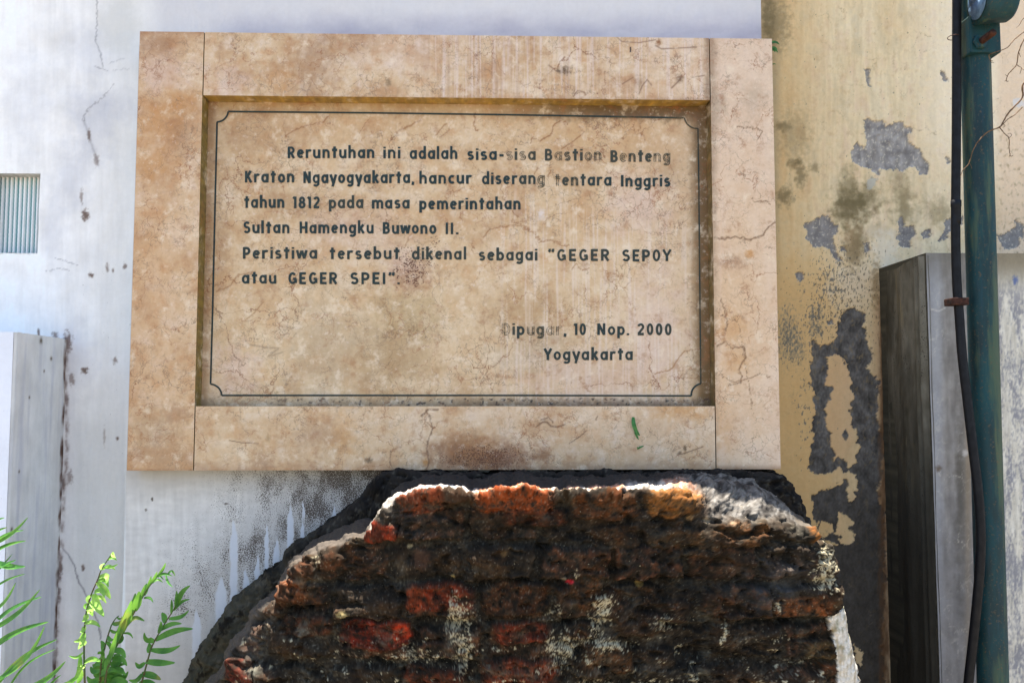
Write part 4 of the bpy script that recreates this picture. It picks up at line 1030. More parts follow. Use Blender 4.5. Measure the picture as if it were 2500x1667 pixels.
BACK = [(340, 2000, .03), (420, 1740, .03), (448, 1667, .03), (475, 1600, .03), (520, 1535, .03), (588, 1450, .03), (650, 1395, .03), (720, 1330, .03), (772, 1300, .03), (832, 1250, .03), (880, 1207, .03), (908, 1180, .025), (926, 1157, .02), (960, 1152.5, .02), (1200, 1152, .02), (1600, 1152, .02), (1840, 1151, .02), (1895, 1152, .03), (1930, 1172, .04), (1955, 1196, .04), (1975, 1228, .04), (1992, 1268, .04), (2006, 1310, .03), (2026, 1370, .03), (2042, 1440, .03), (2056, 1520, .03), (2070, 1600, .03), (2080, 1667, .03), (2090, 1760, .03), (2100, 2000, .03)]
BR_ = [(1258, 1216, 98, 36, .85, (156, 64, 28)), (1307, 1262, 78, 20, .5, (96, 40, 22)), (1478, 1236, 84, 32, .65, (106, 54, 28)), (1650, 1226, 80, 34, .9, (158, 92, 46)), (1800, 1302, 74, 28, .55, (104, 56, 26)), (1500, 1310, 60, 30, .35, (92, 50, 26)), (1650, 1310, 80, 24, .4, (92, 54, 28)), (1030, 1222, 60, 30, .55, (138, 54, 28)), (930, 1304, 40, 24, .9, (150, 48, 28)), (715, 1432, 38, 36, .75, (136, 68, 40)), (760, 1450, 40, 26, .5, (104, 58, 36)), (1072, 1450, 86, 34, .85, (142, 52, 30)), (1012, 1450, 22, 30, .9, (160, 60, 32)), (1260, 1452, 84, 40, .5, (88, 44, 24)), (1430, 1440, 42, 42, .55, (96, 52, 26)), (1540, 1450, 70, 26, .3, (80, 46, 28)), (760, 1520, 62, 26, .5, (98, 42, 22)), (925, 1535, 86, 34, .8, (122, 36, 22)), (985, 1530, 24, 22, 1, (190, 52, 26)), (1270, 1534, 68, 28, .75, (124, 46, 28)), (1415, 1530, 36, 18, .5, (90, 48, 28)), (1550, 1500, 50, 40, .3, (80, 44, 30)), (590, 1636, 40, 32, .8, (108, 42, 30)), (660, 1640, 30, 26, .4, (84, 50, 36)), (1060, 1642, 80, 30, .65, (114, 46, 26)), (1272, 1632, 90, 40, .8, (134, 52, 30)), (1480, 1592, 64, 34, .7, (112, 66, 40)), (1440, 1610, 50, 30, .4, (90, 62, 44)), (1590, 1590, 50, 24, .3, (84, 52, 36)), (1948, 1472, 76, 26, .7, (138, 70, 38)), (1990, 1286, 18, 34, 1, (212, 112, 42)), (2000, 1578, 48, 22, .55, (98, 68, 38)), (1920, 1650, 80, 24, .3, (104, 76, 62)), (1620, 1480, 60, 26, .3, (74, 42, 28)), (1700, 1330, 60, 24, .3, (84, 52, 28))]
LI_ = [(1118, 1490, 34, 60, .75), (1135, 1575, 26, 60, .8), (1010, 1588, 90, 26, .6), (880, 1590, 60, 24, .4), (1466, 1478, 30, 42, .85), (1448, 1525, 18, 40, .7), (1372, 1565, 50, 46, .75), (1352, 1610, 26, 30, .6), (1478, 1562, 56, 14, .9), (1610, 1512, 38, 22, .65), (1640, 1490, 16, 30, .4), (1752, 1540, 12, 28, .8), (1880, 1545, 44, 8, .6), (1888, 1472, 10, 16, .9), (2014, 1385, 32, 62, .9), (1840, 1650, 40, 40, .5), (1682, 1636, 20, 26, .7), (1640, 1640, 60, 20, .4), (1930, 1610, 60, 26, .45), (890, 1255, 22, 40, .5), (1560, 1655, 80, 18, .6), (1440, 1655, 50, 18, .6), (1165, 1500, 16, 40, .4), (1405, 1395, 12, 20, .5), (1360, 1490, 24, 24, .55), (1000, 1290, 50, 26, .25), (780, 1370, 24, 12, .5), (1480, 1375, 14, 14, .4)]
def stone_cols(PX, PY):
    """albedo of the brickwork front, in plane coordinates, and its relief"""
    wx = fbm(PX / 60, PY / 60, 301, 4) * 16; wy = fbm(PX / 70, PY / 50, 302, 4) * 16
    X, Y = PX + wx, PY + wy
    g = fbm(PX / 28, PY / 24, 303, 6, .62); g2 = fbm(PX / 7, PY / 7, 304, 5, .65); g3 = fbm(PX / 90, PY / 70, 305, 4)
    c = np.zeros(PX.shape + (3,)); c[:] = (41, 35, 27)
    c = mixc(c, (20, 16, 12), np.clip(-g * 2.2, 0, 1) * .8)
    c = mixc(c, (80, 72, 58), np.clip(g * 2.2 - .1, 0, 1) * .7)
    c = mixc(c, (66, 42, 22), np.clip(g3 * 2.4 + .05, 0, 1) * .5)
    c = mixc(c, (84, 82, 82), blob(X, Y, 1890, 1420, 90, 60, 1, .5, 30, 306) * .6 + blob(X, Y, 620, 1560, 60, 90, 1, .5, 30, 307) * .4 + blob(X, Y, 1000, 1270, 70, 36, 1, .5, 30, 308) * .4)
    # courses
    ch = 92.0; row = np.floor((Y - 1232 + 92 * 8) / ch); fy = (Y - 1232 + 92 * 8) / ch - row
    blen = 178.0; off = _hash(row, row * 0 + 3, 309) * blen
    cc = np.floor((X + off) / blen); fx = (X + off) / blen - cc
    ej = np.minimum(np.minimum(fx, 1 - fx) * blen, np.minimum(fy, 1 - fy) * ch)
    inb = sstep(5, 15, ej + 9 * g + 3 * g2)
    bd = _hash(cc, row, 310)
    rel = inb * (.012 + .020 * (bd - .5))
    weak = sstep(1500, 1400, PX) * .6 + .4
    c = mixc(c, (74, 70, 60), (1 - inb) * np.clip(.4 + g2 * 2 - g * 1.2, 0, 1) * .55)
    hb = _hash(cc, row, 311)
    gcol = np.stack([74 + 40 * hb, 40 + 16 * hb, 22 + 8 * hb], -1)
    gm_ = (inb * np.clip((hb - .22) * 1.3, 0, 1) * np.clip(.36 + g * 2.4 + g2 * 1.0, 0, 1) * .55)[..., None]
    c = c * (1 - gm_) + gcol * gm_
    for (cx, cy, rx, ry, a, colr) in BR_:
        sel = (abs(X - cx) < rx * 1.5) & (abs(Y - cy) < ry * 1.7)
        x, y = X[sel], Y[sel]
        if not x.size: continue
        d = ((abs(x - cx) / rx) ** 5 + (abs(y - cy) / ry) ** 5) ** .2 + .15 * g2[sel] + .18 * g[sel]
        m = sstep(1.08, .84, d)
        dirt = np.clip(.30 + a * .62 + g[sel] * 1.9 + g2[sel] * 1.2, 0, 1) * m * min(1, a + .25)
        cc_ = np.array(colr, float) * np.array([.80, .86, .78]) + (fbm(x / 12, y / 8, 312, 4) * 56)[:, None] * np.array([1, .6, .5])
        c[sel] = c[sel] * (1 - dirt[:, None]) + cc_ * dirt[:, None]
        rel[sel] = np.maximum(rel[sel], m * .017)
    soot = np.clip(.30 + 2.2 * fbm(PX / 46, PY / 34, 322, 5, .6) + .8 * g2 + .35 * blob(X, Y, 1650, 1420, 260, 110, 1, .4, 60, 323) + .25 * blob(X, Y, 1780, 1600, 220, 90, 1, .4, 60, 324), 0, 1) * sstep(1195, 1270, PY)
    c = mixc(c, (24, 20, 15), soot * .62)
    dust = np.clip(2.0 * fbm(PX / 60, PY / 40, 325, 5, .6) + .9 * g2 - .15, 0, 1)
    c = mixc(c, (92, 88, 76), dust * (.35 + .4 * sstep(1400, 1620, PY) + .4 * sstep(900, 640, PX)))
    li = np.zeros(PX.shape)
    for (cx, cy, rx, ry, a) in LI_: li = np.maximum(li, blob(X, Y, cx, cy, rx * 1.2, ry * 1.15, 1.0, .7, 14, 313 + int(cx) % 50) * a)
    li = np.maximum(li, np.clip(fbm(PX / 34, PY / 22, 326, 4, .6) * 2.2 - .25, 0, .8) * sstep(1440, 1580, PY))
    li = np.clip(sstep(.32, .62, li * (.72 + 1.1 * g2 + .9 * fbm(PX / 3.2, PY / 3.2, 321, 3) + .5 * g)) * (.4 + .6 * li) * 1.2, 0, 1)
    c = mixc(c, (182, 170, 138), li * .9)
    gl = sstep(.28, .36, fbm(PX / 4.5, PY / 4.5, 315, 3))
    c = mixc(c, (150, 142, 124), gl * .5 * np.clip(.4 + g * 1.5, 0, 1))
    # remaining lime plaster at the right edge
    pl = patch(PX, PY, [(2012, 1497), (2060, 1488), (2076, 1560), (2092, 1640), (2110, 1900), (2042, 1900), (2036, 1680), (2032, 1600), (2022, 1540)], 7, 16, 2, 316)
    pc = np.zeros(PX.shape + (3,)); pc[:] = (206, 198, 184); pc += (g2 * 40)[..., None]
    pc = mixc(pc, (96, 94, 66), np.clip(fbm(PX / 12, PY / 22, 317, 4) * 2.4, 0, 1) * sstep(1680, 1500, PY) * .9)
    pc = mixc(pc, (150, 128, 96), np.clip(fbm(PX / 7, PY / 60, 318, 4) * 2.4, 0, 1) * .6)
    c = c * (1 - pl[..., None]) + pc * pl[..., None]
    pl0 = pl
    for (cx, cy, rx, ry, colr, a) in ((1387, 1413, 11, 6, (200, 50, 60), .9), (1372, 1408, 8, 7, (150, 140, 120), .7), (843, 1488, 16, 8, (150, 132, 88), .9), (1556, 1418, 12, 7, (140, 112, 60), .9), (1724, 1270, 9, 10, (156, 138, 110), .9), (1681, 1265, 6, 6, (150, 116, 76), .9), (1001, 1330, 8, 4, (170, 150, 110), .8), (1107, 1402, 6, 5, (150, 130, 80), .8), (1030, 1360, 22, 28, (84, 56, 40), .6), (1230, 1347, 9, 7, (120, 92, 56), .6), (1785, 1283, 8, 7, (160, 128, 96), .8)):
        c = mixc(c, colr, blob(PX, PY, cx, cy, rx, ry, .4, .3, 6, int(cx)) * a)
    pits = sstep(.30, .42, fbm(PX / 22, PY / 14, 319, 4)) * .008 + sstep(.16, .34, fbm(PX / 75, PY / 34, 320, 3)) * .020
    for (cx, cy, rx, ry) in ((825, 1460, 20, 12), (620, 1520, 30, 16), (1170, 1410, 12, 20), (1410, 1600, 14, 40), (1540, 1590, 16, 30), (1740, 1590, 60, 20), (1690, 1575, 20, 16), (1850, 1515, 40, 14), (1600, 1430, 40, 30), (1900, 1360, 30, 14), (1330, 1440, 14, 30), (1560, 1500, 12, 30), (1950, 1512, 60, 10), (1930, 1375, 12, 8), (720, 1480, 40, 10)):
        pits = pits + blob(PX, PY, cx, cy, rx, ry, .7, .5, 12, int(cx) + 7) * .022
    rel = rel + g * .0055 + g2 * .0016 + g3 * .020 - pits * .62
    rel = rel * (1 - pl0) + pl0 * (.012 + .004 * g)
    return c, rel
def top_cols(PX, PY, A, S):
    """colour of the broken top, with painted shade at its back: A is along the outline, S the distance back from its edge"""
    n = fbm(A * 40, S * 40, 331, 5, .6); n2 = fbm(A * 160, S * 160, 332, 4, .6); n3 = fbm(A * 11, S * 11, 333, 4)
    c = np.zeros(PX.shape + (3,)); c[:] = (168, 160, 150)
    c = mixc(c, (84, 76, 68), np.clip(n * 2.4, 0, 1) * .7)
    c = mixc(c, (176, 170, 162), np.clip(-n2 * 2.2, 0, 1) * .5)
    for x0_, x1_, a in ((1165, 1345, .95), (1370, 1425, .6), (1440, 1530, .7), (985, 1050, .25), (1640, 1730, .6)):
        c = mixc(c, (150, 76, 42), sstep(x0_ - 8, x0_ + 8, PX + 14 * n) * sstep(x1_ + 8, x1_ - 8, PX + 14 * n) * sstep(.10, .06, S + .02 * n) * np.clip(.7 + n2 * 2, 0, 1) * a)
    c = mixc(c, (40, 36, 33), sstep(.045, .085, S + .03 * n) * .9)  # shade behind the sunlit rim, painted into the colour
    c = mixc(c, (96, 88, 78), sstep(980, 880, PX) * .7)
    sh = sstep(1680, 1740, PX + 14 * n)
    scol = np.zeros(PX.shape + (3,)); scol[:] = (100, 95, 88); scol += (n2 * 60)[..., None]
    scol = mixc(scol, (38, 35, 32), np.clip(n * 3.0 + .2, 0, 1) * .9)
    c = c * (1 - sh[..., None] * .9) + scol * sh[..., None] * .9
    return c
def ruin_layer(name, OUT, Yf, Yback, step, seed, core, lean=0.0, parent=None, mat=None, depth_lo=0.55):
    W = np.array([[*at(x, y, Yf)[[0, 2]], r] for x, y, r in OUT])
    sm = smooth_path(W, 10)
    L = np.concatenate([[0], np.cumsum(np.hypot(*np.diff(sm[:, :2], axis=0).T))])
    na = int(L[-1] / step)
    a = np.linspace(0, L[-1], na)
    ox, oz, rr = (np.interp(a, L, sm[:, k]) for k in range(3))
    jag = (.007 if core else .006) * fbm(a * 22, a * 0 + seed, seed, 5, .6)
    jag = jag * np.where((ox > at(1990, 1400, Yf)[0]) & (oz < at(1990, 1335, Yf)[2]), .35, 1)
    C = at(1330, 1960, Yf)[[0, 2]]
    dx, dz = ox - C[0], oz - C[1]; D = np.hypot(dx, dz); ux, uz = dx / D, dz / D
    ox, oz = ox + ux * jag * 2, oz + uz * jag * 2
    # distances inwards over the face, then back over the top
    n_in = int(depth_lo / (step * 1.05))
    s_in = np.linspace(1, 0, n_in) ** 1.15 * depth_lo
    nt = int((Yback - Yf) / (step * 1.3)); tt = np.linspace(0, 1, nt + 1)[1:]
    rows, kinds, dist = [], [], []
    for s in s_in:
        sl = np.minimum(s, D * .92)
        e = np.clip(rr - sl, 0, None)
        th = np.arcsin(np.clip(e / rr, 0, 1))
        y = Yf + rr * (1 - np.cos(th))
        rows.append(np.stack([ox - ux * sl, y, oz - uz * sl, np.sin(th)], -1)); dist.append(sl); kinds.append(np.zeros(na))
    for t in tt:
        y = (Yf + rr) * (1 - t) + Yback * t
        out = lean * t + .006 * np.sin(t * 7 + a * 3)
        rows.append(np.stack([ox + ux * out, y, oz + uz * out, np.ones(na)], -1)); dist.append(-(y - Yf - rr)); kinds.append(np.ones(na))
    G_ = np.array(rows); DI = np.array(dist); KI = np.array(kinds)
    P = G_[..., :3].copy(); nrm = G_[..., 3]
    PL = P.copy(); PL[..., 1] = Yf
    PX, PY = to_px(PL)
    A = np.broadcast_to(a, PX.shape)
    arc_s = -DI
    if core:
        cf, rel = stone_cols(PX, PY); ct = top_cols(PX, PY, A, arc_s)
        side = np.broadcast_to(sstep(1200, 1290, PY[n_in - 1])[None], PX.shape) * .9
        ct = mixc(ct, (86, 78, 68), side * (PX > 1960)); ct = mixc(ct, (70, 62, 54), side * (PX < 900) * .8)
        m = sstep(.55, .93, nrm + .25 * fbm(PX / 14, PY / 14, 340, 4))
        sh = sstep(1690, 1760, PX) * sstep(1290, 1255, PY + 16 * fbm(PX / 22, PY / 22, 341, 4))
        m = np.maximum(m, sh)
        m = m * (1 - sstep(1985, 2000, PX) * sstep(1312, 1326, PY))
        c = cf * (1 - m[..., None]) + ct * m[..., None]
        relt = .012 * fbm(A * 22, arc_s * 22, 342, 5, .6) + .003 * fbm(A * 140, arc_s * 140, 343, 3)
        rel = rel * (1 - m) + relt * m
    else:
        n = fbm(A * 24, (DI if True else 0) * 24, 350, 5, .6); n2 = fbm(A * 130, DI * 130, 351, 4)
        c = np.zeros(PX.shape + (3,)); c[:] = (54, 50, 43)
        c = mixc(c, (22, 20, 17), np.clip(n * 2.4, 0, 1) * .8); c = mixc(c, (70, 64, 54), np.clip(-n * 2.2 + n2, 0, 1) * .6)
        c = mixc(c, (84, 82, 66), sstep(760, 480, PX) * .55)
        c = mixc(c, (34, 30, 28), sstep(700, 900, PX) * .6)
        c = mixc(c, (92, 86, 74), sstep(.12, .3, fbm(A * 60, DI * 60, 355, 5, .65)) * .6)
        c = mixc(c, (18, 16, 14), sstep(.1, .26, fbm(A * 18 + 4, DI * 30, 356, 5, .65)) * .7)
        rel = .014 * n + .004 * n2 + .012 * fbm(A * 8, DI * 8, 352, 3)
        rel = rel - .012 * sstep(.15, .3, fbm(A * 14, DI * 20, 353, 4))
    # lower parts lean forward a little
    P[..., 1] -= (1 - KI) * np.clip(1.45 - P[..., 2], 0, .6) * (.10 if core else .03) * np.clip(DI / .15, 0, 1)
    P[..., 0] += ux[None] * rel * nrm * .9; P[..., 2] += uz[None] * rel * nrm * .9
    P[..., 1] -= rel * np.sqrt(np.clip(1 - nrm ** 2, 0, 1)) + rel * .25 * nrm * (1 - KI)
    i = np.arange(PX.size).reshape(PX.shape)
    Fq = np.stack([i[:-1, :-1], i[:-1, 1:], i[1:, 1:], i[1:, :-1]], -1).reshape(-1, 4)
    # skirt of the mass down to the ground
    me = mesh_np(name, P.reshape(-1, 3), Fq, c.reshape(-1, 3), np.clip(.12 + .5 * fbm(PX / 20, PY / 20, 354, 4), 0, .5).ravel())
    return link(name, me, mat, parent)
rmat = weathered("eroded_brick_and_mortar", fine=(150, 0.30), streak=0.0, speck_scale=240, speck_col=(150, 138, 112), bump=(55, 0.28, 0.004), rough=0.95, spec=0.12, fine_bump=0.5)
cmat = weathered("dark_cement_render", fine=(140, 0.22), streak=0.0, speck_scale=240, speck_col=(30, 28, 24), bump=(90, 0.5, 0.004), rough=0.95, spec=0.12, fine_bump=0.7)
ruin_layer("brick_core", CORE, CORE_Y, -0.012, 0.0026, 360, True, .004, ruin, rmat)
ruin_layer("cement_backing", BACK, -0.05, 0.30, 0.0034, 370, False, 0.0, ruin, cmat, .40)
# solid footing that carries the masonry down to the ground
fo = box_mesh("footing", at(470, 1667, CORE_Y)[0], at(2085, 1667, CORE_Y)[0], CORE_Y - .02, .05, 0, at(1300, 1690, CORE_Y)[2], .02)
link("footing", fo, simple("dark_footing_stone", (60, 54, 48), (34, 30, 26), 30, .95, .1, .8), ruin)
tag(ruin, "broken remnant of an old red brick bastion, black with grime, jutting out below the plaque", "ruin")

# ------------------------------------------------------------------ green pole and its fittings
pole = empty("green_pole", (at(2404, 900, -.10)[0], -.10, 0))
PYC = -0.10
def pole_c(py): return np.interp(py, [0, 140, 467, 867, 1267, 1667], [2378, 2381.5, 2389, 2405, 2415.5, 2424])
top_p, bot_p = at(pole_c(140), 140, PYC), at(pole_c(1667), 1667, PYC)
dirp = (top_p - bot_p) / (top_p[2] - bot_p[2])
def pole_at(z): return bot_p + dirp * (z - bot_p[2])
pole_mat = NT("chipped_dark_green_paint")
n1 = pole_mat.noise(26, 6, .65, pole_mat.scaled(1, 1, .25)).outputs[0]; n2 = pole_mat.noise(14, 5, .7, pole_mat.scaled(1, 1, .12)).outputs[0]; n3 = pole_mat.noise(180, 4, .6).outputs[0]
pcx = pole_mat.mix(pole_mat.ramp(n1, .3, .7), rgb((5, 36, 40)), rgb((13, 62, 68)))
pcx = pole_mat.mix(pole_mat.math('MULTIPLY', pole_mat.ramp(n2, .50, .62), .75), pcx, rgb((70, 86, 62)))
pcx = pole_mat.mix(pole_mat.math('MULTIPLY', pole_mat.ramp(n2, .46, .32), .55), pcx, rgb((28, 62, 86)))
pcx = pole_mat.mix(pole_mat.math('MULTIPLY', pole_mat.ramp(n3, .58, .68), .7), pcx, rgb((84, 70, 50)))
pole_mat.done(pcx, pole_mat.ramp(n1, .3, .7, .5, .72), pole_mat.bump(n3, .25, .001, pole_mat.bump(n1, .2, .003)), .35)
rust = simple("rusty_iron", (72, 44, 34), (40, 28, 25), 90, .85, .2, .7, third=((98, 58, 38), .5, .5))
zz = np.linspace(0, 3.25, 80)
V, f, tr = tube_np(np.array([pole_at(z) for z in zz]), .0315, 40)
link("pipe", mesh_np("pipe", V, f, tris=tr), pole_mat.m, pole)
# square clamp plate
pl = at(2384, 96, PYC)
ce = pole_at(at(2384, 132, PYC)[2]); 
zb, zt_ = at(2384, 130, PYC - .035)[2], at(2384, 40, PYC - .035)[2]
cm = pole_at((zb + zt_) / 2)
plate = box_mesh("clamp_plate", cm[0] - .034, cm[0] + .036, PYC - .040, PYC + .036, zb, zt_, .003)
link("clamp_plate", plate, pole_mat.m, pole)
bag = Bag()
r0, r1 = at(2392, 104, PYC - .043), at(2427, 78, PYC - .085)
dv = (r1 - r0) / np.linalg.norm(r1 - r0)
tp = [r0 - dv * .01 + dv * (k * .0011) for k in range(int((np.linalg.norm(r1 - r0) + .01) / .0011))]
bag.tube(tp, np.array([.0072 + .0008 * (k % 2) for k in range(len(tp))]), 14)
rod = link("threaded_rod", bag.mesh("threaded_rod"), rust, pole)
bag = Bag(); bag.tube([r0 - dv * .006, r0 - dv * .001, r0 + dv * .0, r0 + dv * .006, r0 + dv * .0065], [.012, .0165, .0175, .016, .010], 6)
link("washer", bag.mesh("washer", False), pole_mat.m, rod)
# short drum with a pale dished end
dc = at(2390, 1, PYC - .070)
dax = np.array([0.99, -0.09, 0.04]); dax /= np.linalg.norm(dax)
rad = .051
prof = [(-.001, .040), (-.004, .044), (-.002, rad + .001), (.004, rad + .001), (.006, rad), (.060, rad), (.066, rad - .004), (.068, .02), (.068, .001)]
bag = Bag(); bag.tube([dc + dax * t for t, r in prof], [r for t, r in prof], 48, caps=True)
drum = link("drum_fitting", bag.mesh("drum_fitting"), pole_mat.m, pole)
bag = Bag(); prof = [(.004, .0415), (-.0006, .0412), (.001, .030), (.0025, .015), (.003, .001)]
bag.tube([dc + dax * (t - .0045) for t, r in prof], [r for t, r in prof], 40, caps=False)
link("drum_face", bag.mesh("drum_face"), simple("pale_blue_worn_enamel", (96, 122, 146), (70, 92, 116), 40, .6, .35, .3, third=((120, 84, 66), .7, .55)), drum)
bag = Bag(); mid_ = pole_at(at(2384, 20, PYC)[2]); bag.tube([mid_ + np.array([0, .0, 0]), dc + dax * .04], .016, 16)
link("drum_arm", bag.mesh("drum_arm"), pole_mat.m, drum)
tag(pole, "dark green painted steel pole with a drum fitting and rusty bolt near its top", "pole")

# ------------------------------------------------------------------ black cable beside the pole
cyl = [(2337, -400, -.115), (2336, 0, -.115), (2335, 300, -.115), (2333, 560, -.115), (2336, 690, -.115), (2342, 770, -.118), (2349, 867, -.122), (2362, 980, -.128), (2376, 1100, -.136), (2388, 1200, -.142), (2394, 1290, -.144), (2393, 1370, -.142), (2386, 1460, -.136), (2376, 1560, -.128), (2364, 1667, -.12), (2352, 1790, -.115), (2345, 2050, -.115), (2344, 2600, -.115)]
pts = smooth_path([at(x, y, d) for x, y, d in cyl], 12)
blk = simple("black_cable_sheath", (13, 13, 18), (8, 8, 11), 60, .55, .25, .15)
cable = empty("black_cable", pts[len(pts) // 2])
bag = Bag(); bag.tube(pts, .0098, 20); link("sheath", bag.mesh("sheath"), blk, cable)
c0, c1 = at(2334, 489, -.115), at(2334, 548, -.115)
bag = Bag(); bag.tube([c0, c0 + (c1 - c0) * .02, c0 + (c1 - c0) * .25, c0 + (c1 - c0) * .28, c0 + (c1 - c0) * .8, c1], [.0098, .0112, .0112, .0105, .0104, .0098], 20)
link("joint_sleeve", bag.mesh("joint_sleeve"), blk, cable)
ba, bb = at(2313, 728, -.118), at(2354, 746, -.118)
clip = box_mesh("cable_clip", ba[0] + .002, bb[0] + .003, -.134, -.098, bb[2], ba[2], .0025)
link("cable_clip", clip, rust, cable)
bag = Bag(); q = at(2327, 95, -.115)
bag.tube([q + np.array([.0115 * math.cos(a_), .0115 * math.sin(a_), .001 * a_]) for a_ in np.linspace(0, 6.2, 24)], .0009, 6); 
link("tie_wire", bag.mesh("tie_wire"), rust, cable)
tag(cable, "thick black cable running down along the left of the green pole, bowing near the bottom", "cable")

# ------------------------------------------------------------------ dead vine
vmat = simple("dry_vine_bark", (120, 92, 64), (84, 62, 44), 120, .8, .2, .3)
vine = empty("dead_vine", at(2500, 203, -.16))
def twig(pts, r0, r1, dy=-.16, d2=-.165, sub=8):
    P = smooth_path([at(x, y, dy + (d2 - dy) * i / max(1, len(pts) - 1)) for i, (x, y) in enumerate(pts)], sub)
    w = .0012
    P = P + np.stack([w * fbm(np.arange(len(P)) * .3, np.zeros(len(P)) + pts[0][0], 401, 3), np.zeros(len(P)), w * fbm(np.arange(len(P)) * .3, np.zeros(len(P)) + pts[0][1], 402, 3)], -1)
    return P, np.linspace(r0, r1, len(P)) * (1 + .12 * np.sin(np.arange(len(P)) * 1.7))
for grp in (
    [([(2640, 150), (2560, 170), (2500, 203), (2496, 238), (2464, 274), (2449, 298), (2440, 311), (2411, 323), (2388, 346), (2375, 369), (2366, 398), (2351, 416), (2345, 430)], .0022, .0007), ([(2440, 311), (2452, 326), (2463, 338), (2464, 366), (2467, 381), (2473, 380)], .0011, .0006), ([(2467, 376), (2464, 383)], .0007, .0004), ([(2496, 262), (2478, 280), (2460, 292), (2449, 303), (2441, 311)], .0011, .0008), ([(2463, 338), (2470, 330), (2466, 326), (2460, 328)], .0006, .0004), ([(2500, 262), (2540, 258)], .0012, .001), ([(2366, 398), (2370, 404), (2373, 412)], .0006, .0004), ([(2449, 303), (2454, 308), (2448, 312)], .0006, .0004)],
    [([(2620, 20), (2540, 55), (2500, 79), (2478, 96), (2457, 118), (2418, 133), (2417, 146), (2424, 150)], .0013, .0006), ([(2417, 146), (2421, 153), (2427, 153)], .0006, .0004), ([(2540, 20), (2500, 45), (2490, 60), (2482, 68)], .001, .0005)],
    [([(2580, 20), (2530, 60), (2500, 98), (2487, 128), (2482, 158), (2470, 172), (2460, 185), (2457, 198), (2462, 199)], .0016, .0007), ([(2482, 158), (2488, 163), (2494, 167), (2490, 180)], .0009, .0005), ([(2494, 167), (2500, 172)], .0006, .0004), ([(2457, 196), (2452, 199)], .0006, .0004), ([(2487, 128), (2492, 140)], .0009, .0004), ([(2460, 186), (2454, 183)], .0006, .0004)]):
    bag = Bag()
    for p, a_, b_ in grp: bag.tube(*twig(p, a_, b_), 8)
    link("twig", bag.mesh("twig"), vmat, vine)
tag(vine, "dry leafless vine twigs hanging in front of the green pole", "vine")

# ------------------------------------------------------------------ ferns
fern_m = NT("fern_frond_green")
oi = fern_m.n("ShaderNodeObjectInfo").outputs["Random"]
fa = fern_m.noise(30, 4, .6).outputs[0]
fcol = fern_m.mix(fern_m.ramp(fa, .35, .65), rgb((62, 118, 50)), rgb((104, 158, 68)))
tb = fern_m.n("ShaderNodeBsdfTranslucent"); fcol = fern_m.mix(fern_m.math('MULTIPLY', fern_m.ramp(fern_m.noise(16, 4, .7).outputs[0], .58, .70), .7), fcol, rgb((156, 146, 74)))
fern_m.set(tb, 0, fern_m.mix(.5, fcol, rgb((150, 200, 70))))
fm = fern_m.n("ShaderNodeMixShader", {0: .38})
fern_m.done(fcol, .5, None, .35)
fern_m.t.links.new(fern_m.b.outputs[0], fm.inputs[1]); fern_m.t.links.new(tb.outputs[0], fm.inputs[2]); fern_m.t.links.new(fm.outputs[0], fern_m.out.inputs[0])
young = NT("young_fern_yellow_green")
ya = young.noise(40, 4, .6).outputs[0]
yc = young.mix(young.ramp(ya, .35, .65), rgb((120, 176, 70)), rgb((168, 206, 100)))
tb = young.n("ShaderNodeBsdfTranslucent"); young.set(tb, 0, yc); fm = young.n("ShaderNodeMixShader", {0: .4})
young.done(yc, .5, None, .35)
young.t.links.new(young.b.outputs[0], fm.inputs[1]); young.t.links.new(tb.outputs[0], fm.inputs[2]); young.t.links.new(fm.outputs[0], young.out.inputs[0])
stemm = simple("brown_fern_stem", (92, 66, 44), (70, 96, 50), 60, .7, .3, .2)
def fpx(p): return (p[0] / 3.357, 1200 + p[1] / 3.357)
def fern_leaf(bag, base, tip, wpx, d0, d1, sag=.12, side=1, fold=.3, up=None):
    b, t = np.array(base, float), np.array(tip, float)
    dv = t - b; nrm_ = np.array([-dv[1], dv[0]])
    ps = [b + dv * u_ + nrm_ * sag * side * math.sin(math.pi * u_) * (1 + .3 * u_) for u_ in (0, .2, .4, .6, .8, 1)]
    P = [at(x, y, d0 + (d1 - d0) * k / 5) for k, (x, y) in enumerate(ps)]
    bag.add(*blade(P, wpx / 1250., fold, up))
# left plant: long leaflets reaching into the frame from fronds rooted left of it
lf = empty("sword_fern", (at(-90, 2000, -.36)[0], -.36, 0))
frA = [((0, 380), (230, 210), 6.5), ((0, 440), (195, 315), 5), ((0, 505), (212, 402), 5.5), ((0, 590), (102, 508), 5), ((0, 330), (60, 292), 5), ((0, 240), (38, 213), 5)]
frB = [((0, 585), (208, 612), 8), ((0, 700), (132, 560), 7), ((0, 808), (208, 672), 3.5), ((0, 945), (132, 742), 6.5)]
frC = [((0, 1095), (328, 800), 7), ((0, 1205), (342, 860), 6.5), ((0, 1345), (398, 1065), 8), ((0, 1485), (368, 1098), 7.5), ((25, 1567), (468, 1208), 6.5), ((130, 1590), (452, 1290), 3.5), ((270, 1567), (538, 1388), 7.5), ((420, 1640), (500, 1500), 5)]
raA = [(-160, 1900), (-90, 1600), (-50, 1420), (-34, 1320), (-22, 1262)]
raB = [(-150, 1920), (-80, 1640), (-48, 1480), (-30, 1400), (-20, 1370)]
raC = [(-120, 2000), (40, 1790), (20, 1700), (-30, 1600), (-50, 1540), (-64, 1480)]
raC = [(-150, 2050), (-110, 1880), (-90, 1760), (-70, 1660), (-58, 1580), (-52, 1500)]
